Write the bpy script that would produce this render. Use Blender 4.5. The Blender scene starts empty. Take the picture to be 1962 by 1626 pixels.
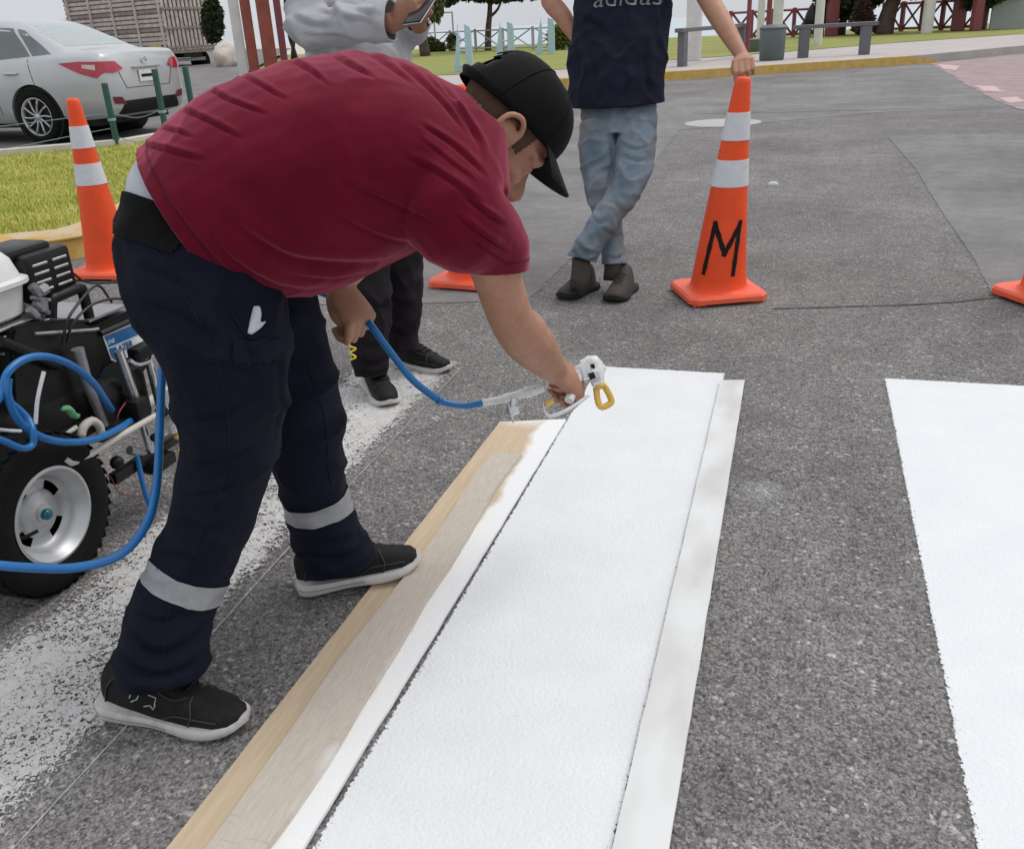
import bpy, bmesh, math, random
import numpy as np
from mathutils import Vector, Matrix, noise as mnoise

random.seed(7); np.random.seed(7)
scene = bpy.context.scene
COL = scene.collection
rad = math.radians

# ------------------------------------------------------------------ camera
IMG_W, IMG_H, FPX, CAM_H = 1962.0, 1626.0, 1750.0, 1.2
HORIZON_Y, ROLL, VP = 47.0, rad(3.0), (1555.0, 15.0)
_th = math.atan((IMG_H/2-HORIZON_Y)*math.cos(ROLL)/FPX)
_F = np.array([0, math.cos(_th), -math.sin(_th)]); _R = np.array([1., 0, 0]); _U = np.cross(_R, _F)
_Ri = math.cos(ROLL)*_R-math.sin(ROLL)*_U; _Ui = math.sin(ROLL)*_R+math.cos(ROLL)*_U
_v = _F*FPX+_Ri*(VP[0]-IMG_W/2)-_Ui*(VP[1]-IMG_H/2)
_yaw = math.atan2(_v[0], _v[1]); _c, _s = math.cos(_yaw), math.sin(_yaw)
_M = np.array([[_c, -_s, 0], [_s, _c, 0], [0, 0, 1]])
CF, CR, CU = _M@_F, _M@_Ri, _M@_Ui
CO = np.array([0, 0, CAM_H])
cam_data = bpy.data.cameras.new('camera'); cam = bpy.data.objects.new('camera', cam_data); COL.objects.link(cam)
cam_data.sensor_width = 36.0; cam_data.lens = FPX/IMG_W*36.0; cam_data.clip_start = 0.05; cam_data.clip_end = 6000
_mw = Matrix.Identity(4)
for _i in range(3):
    _mw[_i][0] = CR[_i]; _mw[_i][1] = CU[_i]; _mw[_i][2] = -CF[_i]; _mw[_i][3] = CO[_i]
cam.matrix_world = _mw
scene.camera = cam
scene.render.resolution_x = 1024; scene.render.resolution_y = 848
scene.view_settings.view_transform = 'Standard'; scene.view_settings.look = 'None'
scene.view_settings.exposure = -0.10; scene.view_settings.gamma = 1.0

# ------------------------------------------------------------------ overcast sky and veiled sun
SUN_EL, SUN_AZ = rad(58), rad(42)          # azimuth measured clockwise from +Y
world = bpy.data.worlds.new('World'); scene.world = world; world.use_nodes = True
nt = world.node_tree; nt.nodes.clear()
sky = nt.nodes.new('ShaderNodeTexSky'); sky.sky_type = 'NISHITA'; sky.sun_disc = False
sky.sun_elevation = SUN_EL; sky.sun_rotation = SUN_AZ; sky.air_density = 1.0; sky.dust_density = 4.0; sky.ozone_density = 1.0
hsv = nt.nodes.new('ShaderNodeHueSaturation'); hsv.inputs['Saturation'].default_value = 0.25
nt.links.new(sky.outputs[0], hsv.inputs['Color'])
tc = nt.nodes.new('ShaderNodeTexCoord'); mp = nt.nodes.new('ShaderNodeMapping'); mp.inputs['Scale'].default_value = (1, 1, 3.0)
nz = nt.nodes.new('ShaderNodeTexNoise'); nz.inputs['Scale'].default_value = 2.2; nz.inputs['Detail'].default_value = 5; nz.inputs['Roughness'].default_value = .55
nt.links.new(tc.outputs['Generated'], mp.inputs['Vector']); nt.links.new(mp.outputs[0], nz.inputs['Vector'])
cr = nt.nodes.new('ShaderNodeValToRGB'); cr.color_ramp.elements[0].position = .3; cr.color_ramp.elements[1].position = .72
cr.color_ramp.elements[0].color = (7.4, 7.8, 8.3, 1); cr.color_ramp.elements[1].color = (8.9, 9.1, 9.4, 1)
nt.links.new(nz.outputs[0], cr.inputs[0])
mx = nt.nodes.new('ShaderNodeMix'); mx.data_type = 'RGBA'; mx.inputs[0].default_value = 0.72
nt.links.new(hsv.outputs[0], mx.inputs[6]); nt.links.new(cr.outputs[0], mx.inputs[7])
sx_ = nt.nodes.new('ShaderNodeSeparateXYZ'); nt.links.new(tc.outputs['Generated'], sx_.inputs[0])      # overcast skies are brighter overhead
g1 = nt.nodes.new('ShaderNodeMath'); g1.operation = 'MULTIPLY_ADD'; g1.use_clamp = False; g1.inputs[1].default_value = 0.28; g1.inputs[2].default_value = 1.12
g0 = nt.nodes.new('ShaderNodeMath'); g0.operation = 'MAXIMUM'; g0.inputs[1].default_value = 0.0; nt.links.new(sx_.outputs[2], g0.inputs[0]); nt.links.new(g0.outputs[0], g1.inputs[0])
bg = nt.nodes.new('ShaderNodeBackground'); bg.inputs['Strength'].default_value = 0.098
vm_ = nt.nodes.new('ShaderNodeVectorMath'); vm_.operation = 'SCALE'; nt.links.new(mx.outputs[2], vm_.inputs[0]); nt.links.new(g1.outputs[0], vm_.inputs['Scale'])
nt.links.new(vm_.outputs[0], bg.inputs['Color'])
wo = nt.nodes.new('ShaderNodeOutputWorld'); nt.links.new(bg.outputs[0], wo.inputs['Surface'])
sun_l = bpy.data.lights.new('sun', 'SUN'); sun_l.energy = 1.3; sun_l.angle = rad(30); sun_l.color = (1, .97, .93)
sun = bpy.data.objects.new('sun', sun_l); COL.objects.link(sun)
_sd = Vector((math.sin(SUN_AZ)*math.cos(SUN_EL), math.cos(SUN_AZ)*math.cos(SUN_EL), math.sin(SUN_EL)))
sun.rotation_euler = _sd.to_track_quat('Z', 'Y').to_euler()

# ------------------------------------------------------------------ measuring helpers
def ray(x, y): return CF+CR*((x-IMG_W/2)/FPX)-CU*((y-IMG_H/2)/FPX)
def P(x, y, d): return Vector(CO+ray(x, y)*d)                 # photo point at a known depth
def G(x, y, z=0.0):                                           # photo point on level ground
    r = ray(x, y); t = (z-CAM_H)/r[2]; return Vector(CO+r*t)
def PX(p):
    q = np.array(p)-CO; z = q@CF; return (IMG_W/2+FPX*(q@CR)/z, IMG_H/2-FPX*(q@CU)/z)
def PXA(V):
    q = V-CO; z = q@CF; return np.stack([IMG_W/2+FPX*(q@CR)/z, IMG_H/2-FPX*(q@CU)/z], 1)
def DEP(p): return float((np.array(p)-CO)@CF)
def HT(base, x, y):                                           # height over base where the upright meets the photo ray
    r = ray(x, y); b = np.array(base)-CO
    t = (b[0]*r[0]+b[1]*r[1])/(r[0]**2+r[1]**2); return CAM_H+t*r[2]-base[2]

# ------------------------------------------------------------------ materials
MATS = {}
class NB:
    def __init__(s, name):
        s.m = bpy.data.materials.new(name); s.m.use_nodes = True; s.t = s.m.node_tree; s.t.nodes.clear()
        s.out = s.n('ShaderNodeOutputMaterial'); s.b = s.n('ShaderNodeBsdfPrincipled'); s.l(s.b.outputs[0], s.out.inputs[0])
        MATS[name] = s.m
    def n(s, typ, **kw):
        x = s.t.nodes.new(typ)
        for k, v in kw.items(): setattr(x, k, v)
        return x
    def l(s, a, b): s.t.links.new(a, b)
    def set(s, **kw):
        for k, v in kw.items(): s.b.inputs[k].default_value = v
    def pos(s, scale=(1, 1, 1), obj=False):
        if obj: o = s.n('ShaderNodeTexCoord').outputs['Object']
        else: o = s.n('ShaderNodeNewGeometry').outputs['Position']
        if scale == (1, 1, 1): return o
        m = s.n('ShaderNodeMapping'); m.inputs['Scale'].default_value = scale; s.l(o, m.inputs[0]); return m.outputs[0]
    def noise(s, vec, scale, detail=4, rough=.55, dist=0):
        x = s.n('ShaderNodeTexNoise'); x.inputs['Scale'].default_value = scale; x.inputs['Detail'].default_value = detail
        x.inputs['Roughness'].default_value = rough; x.inputs['Distortion'].default_value = dist; s.l(vec, x.inputs['Vector']); return x.outputs[0]
    def vor(s, vec, scale, feature='F1', out='Distance', rnd=1.0):
        x = s.n('ShaderNodeTexVoronoi'); x.feature = feature; x.inputs['Scale'].default_value = scale; x.inputs['Randomness'].default_value = rnd
        s.l(vec, x.inputs['Vector']); return x.outputs[out]
    def ramp(s, fac, stops, interp='LINEAR'):
        r = s.n('ShaderNodeValToRGB'); e = r.color_ramp.elements; r.color_ramp.interpolation = interp
        while len(e) < len(stops): e.new(.5)
        for i, (p, c) in enumerate(stops):
            e[i].position = p; e[i].color = (c if hasattr(c, '__len__') else (c, c, c))[:3]+(1,) if hasattr(c, '__len__') else (c, c, c, 1)
        s.l(fac, r.inputs[0]); return r.outputs[0]
    def mix(s, fac, a, b, mode='MIX'):
        m = s.n('ShaderNodeMix'); m.data_type = 'RGBA'; m.blend_type = mode
        for k, v in ((0, fac), (6, a), (7, b)):
            if isinstance(v, (int, float)): m.inputs[k].default_value = v if k == 0 else (v, v, v, 1)
            elif isinstance(v, tuple): m.inputs[k].default_value = v[:3]+(1,)
            else: s.l(v, m.inputs[k])
        return m.outputs[2]
    def math(s, op, a, b=0.0, c=0.0, clamp=False):
        m = s.n('ShaderNodeMath'); m.operation = op; m.use_clamp = clamp
        for k, v in ((0, a), (1, b), (2, c)):
            if isinstance(v, (int, float)): m.inputs[k].default_value = v
            else: s.l(v, m.inputs[k])
        return m.outputs[0]
    def bump(s, h, strength=.3, dist=.01):
        b = s.n('ShaderNodeBump'); b.inputs['Strength'].default_value = strength; b.inputs['Distance'].default_value = dist
        s.l(h, b.inputs['Height']); s.l(b.outputs[0], s.b.inputs['Normal'])
    def col(s, c): s.l(c, s.b.inputs['Base Color'])
    def rough(s, c): s.l(c, s.b.inputs['Roughness'])
    def sep(s, vec):
        x = s.n('ShaderNodeSeparateXYZ'); s.l(vec, x.inputs[0]); return x.outputs

def mul(c, k): return tuple(min(1, a*k) for a in c[:3])
def simple(name, color, rough=.5, metal=0.0, var=.12, scale=20, bump=0.0, bscale=200, coat=0.0, bdist=.002, spec=None, dirt=None):
    b = NB(name); v = b.pos(obj=False)
    n = b.noise(v, scale, 5, .6)
    c = b.ramp(n, [(.3, mul(color, 1-var)), (.7, mul(color, 1+var))])
    if dirt:
        dn = b.noise(v, dirt[1], 6, .65)
        c = b.mix(b.ramp(dn, [(dirt[2], 0), (dirt[2]+.15, 1)]), c, dirt[0])
    b.col(c); b.set(Roughness=rough, Metallic=metal)
    if coat: b.set(**{'Coat Weight': coat, 'Coat Roughness': .08})
    if spec is not None: b.set(**{'Specular IOR Level': spec})
    if bump: b.bump(b.noise(v, bscale, 3), bump, bdist)
    else: b.rough(b.ramp(n, [(.3, max(.02, rough-.08)), (.7, min(1, rough+.08))]))
    return b.m
def fabric(name, color, rough=.9, var=.15, weave=900, wr=.25, wscale=14, wstr=.25, stain=None, sheen=.1, spec=.15, tint=None):
    b = NB(name); v = b.pos()
    n = b.noise(v, 9, 5, .6)
    c = b.ramp(n, [(.3, mul(color, 1-var)), (.7, mul(color, 1+var))])
    if stain: c = b.mix(b.ramp(b.noise(v, stain[1], 6, .6), [(stain[2], 0), (stain[2]+.12, 1)]), c, stain[0])
    b.col(c); b.set(Roughness=rough); b.set(**{'Sheen Weight': sheen, 'Specular IOR Level': spec, 'Sheen Roughness': .45})
    if tint: b.b.inputs['Sheen Tint'].default_value = tint+(1,)
    h = b.math('ADD', b.math('MULTIPLY', b.noise(v, weave, 2), wr), b.noise(b.pos((1, 1, 1.0)), wscale, 3, .5, .6))
    b.bump(h, wstr, .01); return b.m

def mat_asphalt(name, base, stone=135, contrast=1.0, speck=.93, warm=(1, .94, .92)):
    b = NB(name); v = b.pos()
    big = b.noise(v, .9, 5, .6); mid = b.noise(v, 7, 4, .6)
    cell = b.vor(v, stone, 'F1', 'Color'); gx = b.sep(cell)
    cell2 = b.vor(v, stone*2.3, 'F1', 'Color'); g2 = b.sep(cell2)
    dist = b.vor(v, stone, 'F1', 'Distance')
    k = base
    c1 = b.ramp(gx[0], [(0, k*(1-.62*contrast)), (.45, k*.92), (.85, k*(1+.35*contrast)), (speck, k*(1+.5*contrast)), (min(.995, speck+.03), k*(1+2.2*contrast))])
    c2 = b.ramp(g2[1], [(0, k*(1-.5*contrast)), (.6, k), (1, k*(1+.55*contrast))])
    c = b.mix(b.math('MULTIPLY', dist, 1.0, clamp=True), c1, c2)
    c = b.mix(.38, c, c2)
    c = b.mix(1.0, c, b.ramp(big, [(.3, .74), (.7, 1.2)]), 'MULTIPLY')
    c = b.mix(1.0, c, b.ramp(mid, [(.3, .86), (.7, 1.14)]), 'MULTIPLY')
    c = b.mix(1.0, c, warm, 'MULTIPLY')
    b.col(c); b.set(Roughness=.88); b.set(**{'Specular IOR Level': .3})
    h = b.math('ADD', b.math('MULTIPLY', b.vor(v, stone, 'SMOOTH_F1'), -1.0), b.math('MULTIPLY', b.noise(v, stone*1.2, 3, .7), .8))
    h = b.math('ADD', h, b.math('MULTIPLY', b.noise(v, 25, 3), 1.2))
    b.bump(h, 1.0*min(1.0, contrast), .009); return b.m
mat_asphalt('asphalt', .222, 100, 1.28, .955); mat_asphalt('asphalt_fine', .225, 190, .5, .985, (1, .96, .945)); mat_asphalt('asphalt_parking', .2, 100, .5)
mat_asphalt('asphalt_seam', .145, 150, .8, .99)

def mat_paint(name, worn):
    b = NB(name); v = b.pos()
    fine = b.noise(v, 300, 3, .7); big = b.noise(v, 6, 5, .6)
    c = b.ramp(fine, [(.3, (.69, .70, .715)), (.55, (.765, .775, .785))])
    c = b.mix(b.ramp(big, [(.35, 0), (.72, .34)]), c, (.60, .625, .65))
    spots = b.math('MULTIPLY', b.ramp(b.noise(v, 120, 4, .7), [(.68, 0), (.72, 1)]), b.ramp(b.noise(v, 5, 4, .6), [(.48, 0), (.62, 1)]))
    c = b.mix(spots, c, (.25, .25, .25))
    xyz = b.sep(v)
    if not worn:                                                   # thin film: frayed rim, pits between the stones
        ds = [b.math('ABSOLUTE', b.math('SUBTRACT', xyz[0], e)) for e in (-.672, -.203, .338, .80)]+[b.math('ABSOLUTE', b.math('SUBTRACT', xyz[1], b.math('MULTIPLY_ADD', b.math('GREATER_THAN', xyz[0], 0.0), .04, 3.195)))]
        dm = ds[0]
        for d_ in ds[1:]: dm = b.math('MINIMUM', dm, d_)
        lim = b.ramp(b.math('MULTIPLY', dm, 20.0, clamp=True), [(0, .40), (.10, .60), (.30, .70), (1, .76)])
        hole = b.math('GREATER_THAN', b.noise(v, 170, 4, .7), lim)
        tr = b.n('ShaderNodeBsdfTransparent'); mxs = b.n('ShaderNodeMixShader')
        b.l(hole, mxs.inputs[0]); b.l(b.b.outputs[0], mxs.inputs[1]); b.l(tr.outputs[0], mxs.inputs[2]); b.l(mxs.outputs[0], b.out.inputs[0])
    if worn:
        edge = b.math('SUBTRACT', .245, b.math('ABSOLUTE', b.math('ADD', xyz[0], 1.405)))
        cov = b.math('ADD', b.math('MULTIPLY', b.noise(v, 105, 4, .72, 1.1), 2.05), b.math('MULTIPLY', b.noise(v, 4, 5, .65), .95))
        cov = b.math('ADD', cov, b.ramp(b.math('MULTIPLY', edge, 10.0, clamp=True), [(0, 0.0), (.5, .55), (1, .78)]))
        m = b.ramp(cov, [(.0, 0), (1.0, 1)])
        r = b.n('ShaderNodeMapRange'); b.l(cov, r.inputs[0]); r.inputs[1].default_value = 2.11; r.inputs[2].default_value = 2.19
        tr = b.n('ShaderNodeBsdfTransparent'); mxs = b.n('ShaderNodeMixShader')
        b.l(r.outputs[0], mxs.inputs[0]); b.l(tr.outputs[0], mxs.inputs[1]); b.l(b.b.outputs[0], mxs.inputs[2]); b.l(mxs.outputs[0], b.out.inputs[0])
        c = b.mix(b.noise(v, 60, 3, .7), (.36, .35, .34), (.74, .72, .70))
    b.col(c); b.set(Roughness=.6)
    h = b.math('ADD', b.math('MULTIPLY', b.vor(v, 135, 'SMOOTH_F1'), -.8), b.math('MULTIPLY', b.noise(v, 220, 3, .7), .6))
    b.bump(h, .42, .004)
mat_paint('road_paint', False); mat_paint('road_paint_worn', True)
simple('chalk', (.42, .41, .40), .9, var=.3, scale=60)

def mat_board():
    b = NB('tan_board'); v = b.pos(); xyz = b.sep(v)
    c = b.ramp(b.noise(b.pos((40, 3, 40)), 3, 5, .6), [(.3, (.50, .385, .26)), (.7, (.59, .465, .325))])
    # white overspray along the edge next to the stripe and over the far end
    s = b.math('ADD', xyz[0], b.math('MULTIPLY', b.noise(v, 4.5, 4, .6), .10))
    f = b.n('ShaderNodeMapRange'); b.l(s, f.inputs[0]); f.inputs[1].default_value = -.700; f.inputs[2].default_value = -.678
    s2 = b.math('ADD', xyz[1], b.math('MULTIPLY', b.noise(v, 14, 4), .1))
    f2 = b.n('ShaderNodeMapRange'); b.l(s2, f2.inputs[0]); f2.inputs[1].default_value = 2.61; f2.inputs[2].default_value = 2.68
    ff = b.math('MAXIMUM', f.outputs[0], b.math('MULTIPLY', f2.outputs[0], .75))
    c = b.mix(ff, c, (.80, .80, .80)); b.col(c); b.set(Roughness=.75); b.bump(b.noise(b.pos((60, 8, 60)), 6, 4), .25, .003)
mat_board()
def mat_plank():
    b = NB('grey_plank'); v = b.pos(); xyz = b.sep(v)
    c = b.ramp(b.noise(b.pos((60, 9, 60)), 2.5, 6, .65), [(.28, (.47, .41, .345)), (.72, (.56, .50, .43))])
    c = b.mix(b.ramp(b.noise(b.pos((5, 60, 5)), 2, 4), [(.62, 0), (.72, .35)]), c, (.3, .25, .2))
    c = b.mix(b.ramp(b.noise(v, 70, 2), [(.76, 0), (.8, .8)]), c, (.14, .12, .1))
    s = b.math('ADD', b.math('ADD', xyz[0], b.math('MULTIPLY', xyz[1], -.06)), b.math('MULTIPLY', b.noise(v, 6, 4), .12))
    f = b.n('ShaderNodeMapRange'); b.l(s, f.inputs[0]); f.inputs[1].default_value = -.735; f.inputs[2].default_value = -.69
    c = b.mix(f.outputs[0], c, (.75, .74, .73))
    b.col(c); b.set(Roughness=.85); b.bump(b.noise(b.pos((60, 9, 60)), 5, 5), .4, .003)
mat_plank()
def mat_whiteboard():
    b = NB('painted_board'); v = b.pos()
    c = b.ramp(b.noise(b.pos((3, 1.3, 3)), 3.3, 3, .45), [(.38, (.70, .705, .70)), (.66, (.57, .56, .545))])
    c = b.mix(b.ramp(b.noise(v, 90, 3), [(.72, 0), (.78, .5)]), c, (.3, .3, .29)); b.col(c); b.set(Roughness=.6); b.bump(b.noise(v, 40, 4), .2, .003)
mat_whiteboard()
def mat_grass():
    b = NB('grass_soil'); v = b.pos()
    c = b.ramp(b.noise(v, 1.4, 6, .7), [(.3, (.22, .24, .05)), (.55, (.33, .33, .08)), (.72, (.46, .39, .15))])
    c = b.mix(1.0, c, b.ramp(b.noise(v, 60, 4, .7), [(.25, .55), (.75, 1.3)]), 'MULTIPLY'); b.col(c); b.set(Roughness=.95); b.bump(b.noise(v, 45, 4, .8), .9, .03)
    b = NB('grass_blade'); v = b.pos()
    c = b.ramp(b.noise(v, 2.6, 6, .7), [(.3, (.38, .42, .07)), (.55, (.58, .57, .14)), (.72, (.74, .62, .24))])
    c = b.mix(1.0, c, b.ramp(b.noise(v, 90, 3, .7), [(.25, .7), (.75, 1.3)]), 'MULTIPLY'); b.col(c); b.set(Roughness=.8)
    b = NB('lawn_far'); v = b.pos()
    c = b.ramp(b.noise(v, .5, 5, .65), [(.3, (.22, .25, .055)), (.7, (.32, .32, .085))]); c = b.mix(1.0, c, b.ramp(b.noise(v, 12, 4, .7), [(.25, .75), (.75, 1.2)]), 'MULTIPLY')
    b.col(c); b.set(Roughness=.95); b.bump(b.noise(v, 20, 4), .7, .05)
mat_grass()
def mat_kerb():
    b = NB('kerb_yellow'); v = b.pos()
    c = b.ramp(b.noise(v, 8, 5, .65), [(.3, (.47, .29, .05)), (.7, (.62, .40, .085))])
    up = b.sep(b.n('ShaderNodeNewGeometry').outputs['Normal'])[2]
    c = b.mix(b.math('MULTIPLY', b.ramp(b.noise(v, 4, 5, .7), [(.36, 0), (.56, .9)]), b.ramp(up, [(.4, .25), (.8, 1)])), c, (.52, .41, .30))
    b.col(c); b.set(Roughness=.85); b.bump(b.noise(v, 60, 4), .3, .006)
mat_kerb()
simple('concrete_pale', (.62, .57, .50), .9, var=.15, scale=3, bump=.3, bscale=60)
simple('concrete_white', (.66, .65, .63), .85, var=.08, scale=5, dirt=((.42, .38, .33), 3, .62))
simple('pink_paving', (.33, .245, .245), .9, var=.2, scale=2.5, dirt=((.5, .42, .42), 1.5, .6))
simple('pavement_slab', (.45, .41, .39), .9, var=.12, scale=2)
simple('manhole_plate', (.42, .41, .40), .75, var=.12, scale=9, bump=.3, bscale=80)
simple('cone_orange', (.86, .085, .017), .45, var=.10, scale=7, spec=.35, dirt=((.66, .10, .045), 11, .60))
simple('cone_base', (.88, .125, .055), .5, var=.1, scale=14, dirt=((.6, .13, .08), 20, .62))
simple('reflective_white', (.66, .68, .71), .4, var=.06, scale=30, dirt=((.52, .52, .53), 14, .62))
simple('black_marker', (.012, .010, .010), .7, var=.2, spec=.2)
simple('red_wood', (.30, .075, .045), .6, var=.25, scale=6)
simple('maroon_metal', (.22, .05, .06), .55, var=.15)
simple('green_post', (.02, .09, .075), .45, var=.2)
simple('wire_green', (.25, .36, .34), .5)
simple('blue_paint', (.42, .58, .68), .5, var=.12)
simple('grey_metal', (.13, .13, .145), .55, var=.1)
simple('bin_grey', (.10, .125, .125), .5, var=.1)
simple('fence_grey', (.42, .40, .42), .6)
simple('stone_pale', (.55, .49, .44), .95, var=.2, scale=3)
simple('sea_wall', (.40, .42, .43), .8, var=.08, scale=2)

# ------------------------------------------------------------------ mesh helpers
def link(o, parent=None):
    COL.objects.link(o)
    if parent is not None:                       # meshes are written in the space of the moment: keep them there
        o.parent = parent; o.matrix_parent_inverse = wmat(parent).inverted()
    return o
def wmat(o):
    m = Matrix.LocRotScale(o.location, o.rotation_euler, o.scale)
    return wmat(o.parent) @ o.matrix_parent_inverse @ m if o.parent else m
def obj(name, bm, mat, parent=None, smooth=False, auto=None):
    if isinstance(bm, bmesh.types.BMesh):
        me = bpy.data.meshes.new(name); bm.to_mesh(me); bm.free()
    else: me = bm
    ms = mat if isinstance(mat, (list, tuple)) else [mat]
    if len(me.materials) == 0:
        for m in ms: me.materials.append(MATS[m] if isinstance(m, str) else m)
    if smooth or auto is not None:
        me.polygons.foreach_set('use_smooth', [True]*len(me.polygons))
        if auto is not None: me.set_sharp_from_angle(angle=rad(auto))
    o = bpy.data.objects.new(name, me); return link(o, parent)
def world_parent(o, parent):                      # child whose mesh is in world space
    o.parent = parent; o.matrix_parent_inverse = (Matrix.LocRotScale(parent.location, parent.rotation_euler, parent.scale)).inverted(); return o
def tag(o, label=None, cat=None, group=None, kind=None):
    if label: o['label'] = label
    if cat: o['category'] = cat
    if group: o['group'] = group
    if kind: o['kind'] = kind
    return o
def empty(name, loc=(0, 0, 0), rz=0, label=None, cat=None, group=None):
    o = bpy.data.objects.new(name, None); o.empty_display_size = .1; o.location = loc; o.rotation_euler = (0, 0, rz); link(o)
    return tag(o, label, cat, group)
def struct(name, bm, mat, **k): return tag(obj(name, bm, mat, **k), kind='structure')
def copy_tree(o, parent=None):
    c = o.copy(); COL.objects.link(c)
    if parent is not None: c.parent = parent
    for ch in list(o.children): copy_tree(ch, c)
    return c
def bm_new(): return bmesh.new()
def box(bm, c, s, rot=None, bevel=0.0, seg=1):
    t = bmesh.new(); bmesh.ops.create_cube(t, size=1.0)
    for v in t.verts: v.co = Vector((v.co.x*s[0], v.co.y*s[1], v.co.z*s[2]))
    if bevel: bmesh.ops.bevel(t, geom=t.edges[:], offset=bevel, segments=seg, affect='EDGES', profile=.5)
    M = Matrix.Translation(Vector(c)) @ ((rot.to_4x4() if isinstance(rot, Matrix) else Matrix.Rotation(rot, 4, 'Z')) if rot is not None else Matrix.Identity(4))
    add(bm, t, M); t.free(); return bm
def add(bm, t, M=None):
    mp_ = {}
    for v in t.verts: mp_[v] = bm.verts.new(M @ v.co if M is not None else v.co)
    for f in t.faces:
        try: nf = bm.faces.new([mp_[v] for v in f.verts]); nf.material_index = f.material_index; nf.smooth = f.smooth
        except ValueError: pass
def ring(bm, c, u, v, n=12, ph=0.0): return [bm.verts.new(c+u*math.cos(2*math.pi*i/n+ph)+v*math.sin(2*math.pi*i/n+ph)) for i in range(n)]
def bridge(bm, a, b):
    n = len(a)
    for i in range(n): bm.faces.new((a[i], a[(i+1) % n], b[(i+1) % n], b[i]))
def frame(t, hint=Vector((0, 0, 1))):
    t = t.normalized()
    if abs(t.dot(hint)) > .97: hint = Vector((1, 0, 0)) if abs(t.x) < .9 else Vector((0, 1, 0))
    u = hint.cross(t).normalized(); return u, t.cross(u).normalized()
def catmull(pts, k=6):
    pts = [np.array(p, float) for p in pts]
    if len(pts) < 3 or k <= 1: return pts
    out = []
    q = [2*pts[0]-pts[1]]+pts+[2*pts[-1]-pts[-2]]
    for i in range(1, len(q)-2):
        p0, p1, p2, p3 = q[i-1:i+3]
        for j in range(k):
            t = j/k; out.append(.5*((2*p1)+(-p0+p2)*t+(2*p0-5*p1+4*p2-p3)*t*t+(-p0+3*p1-3*p2+p3)*t**3))
    out.append(pts[-1]); return out
def tube(bm, pts, r, n=8, k=1, caps=True, hint=Vector((0, 0, 1)), flat=1.0, dome=False):
    """swept tube; r a number or a list (one per point, may be (ru, rv))"""
    m = len(pts)
    rr = [(r, r*flat)]*m if isinstance(r, (int, float)) else [(x, x*flat) if isinstance(x, (int, float)) else x for x in r]
    data = [list(p)+list(q) for p, q in zip(pts, rr)]
    data = catmull(data, k) if k > 1 else [np.array(d, float) for d in data]
    if dome:
        def ext(a, b, rad_):
            d = (a[:3]-b[:3]); d = d/np.linalg.norm(d); o = []
            for s_, f in ((.55, .83), (.85, .53), (.97, .22)): o.append(np.concatenate([a[:3]+d*rad_*s_, a[3:]*f]))
            return o
        e0 = ext(data[0], data[1], min(data[0][3:])); e1 = ext(data[-1], data[-2], min(data[-1][3:]))
        data = e0[::-1]+data+e1
    pp = [Vector(d[:3]) for d in data]; rings = []; u = None
    for i, p in enumerate(pp):
        t = (pp[min(i+1, len(pp)-1)]-pp[max(i-1, 0)])
        if t.length < 1e-9: t = Vector((0, 0, 1))
        t.normalize()
        if u is None: u, v = frame(t, hint)
        else:
            u = (u-t*u.dot(t))
            if u.length < 1e-6: u, v = frame(t, hint)
            u.normalize(); v = t.cross(u).normalized()
        rings.append(ring(bm, p, u*data[i][3], v*data[i][4], n))
    for a, b in zip(rings, rings[1:]): bridge(bm, a, b)
    if caps:
        bm.faces.new(rings[0][::-1]); bm.faces.new(rings[-1])
    return bm
def cyl(bm, a, b, r, r2=None, n=12, caps=True): return tube(bm, [a, b], [r, r if r2 is None else r2], n, 1, caps)
def lathe(bm, prof, n=24, M=None, caps=False):
    """profile of (radius, height) turned round z"""
    M = M or Matrix.Identity(4); rings = []
    for (r, z) in prof: rings.append([bm.verts.new(M @ Vector((r*math.cos(2*math.pi*i/n), r*math.sin(2*math.pi*i/n), z))) for i in range(n)])
    for a, b in zip(rings, rings[1:]): bridge(bm, a, b)
    if caps: bm.faces.new(rings[0][::-1]); bm.faces.new(rings[-1])
    return bm
def prism(bm, poly, z0, z1, M=None):
    M = M or Matrix.Identity(4)
    a = [bm.verts.new(M @ Vector((x, y, z0))) for x, y in poly]; b = [bm.verts.new(M @ Vector((x, y, z1))) for x, y in poly]
    bridge(bm, a, b); bm.faces.new(a[::-1]); bm.faces.new(b); return bm
def sheet(poly, z=None):
    bm = bmesh.new(); vs = [bm.verts.new(Vector((p[0], p[1], p[2] if z is None else z))) for p in poly]
    f = bm.faces.new(vs); f.normal_update()
    if f.normal.z < 0: bmesh.ops.reverse_faces(bm, faces=[f])
    bmesh.ops.triangulate(bm, faces=bm.faces[:]); return bm
def rough_edge(poly, step, amp, seed=0):
    out = []; n = len(poly)
    for i in range(n):
        a = Vector(poly[i]); b = Vector(poly[(i+1) % n]); L = (b-a).length; k = max(1, int(L/step)); d = (b-a)/k
        nrm = Vector((-(b-a).y, (b-a).x)).normalized() if len(a) == 2 else Vector((-(b-a).y, (b-a).x, 0)).normalized()
        for j in range(k):
            p = a+d*j; out.append(p+nrm*(mnoise.noise(Vector((p.x*37, p.y*37, seed)))*amp+mnoise.noise(Vector((p.x*160, p.y*160, seed+5)))*amp*.6))
    return out
def fix_normals(bm): bmesh.ops.recalc_face_normals(bm, faces=bm.faces[:]); return bm
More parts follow.
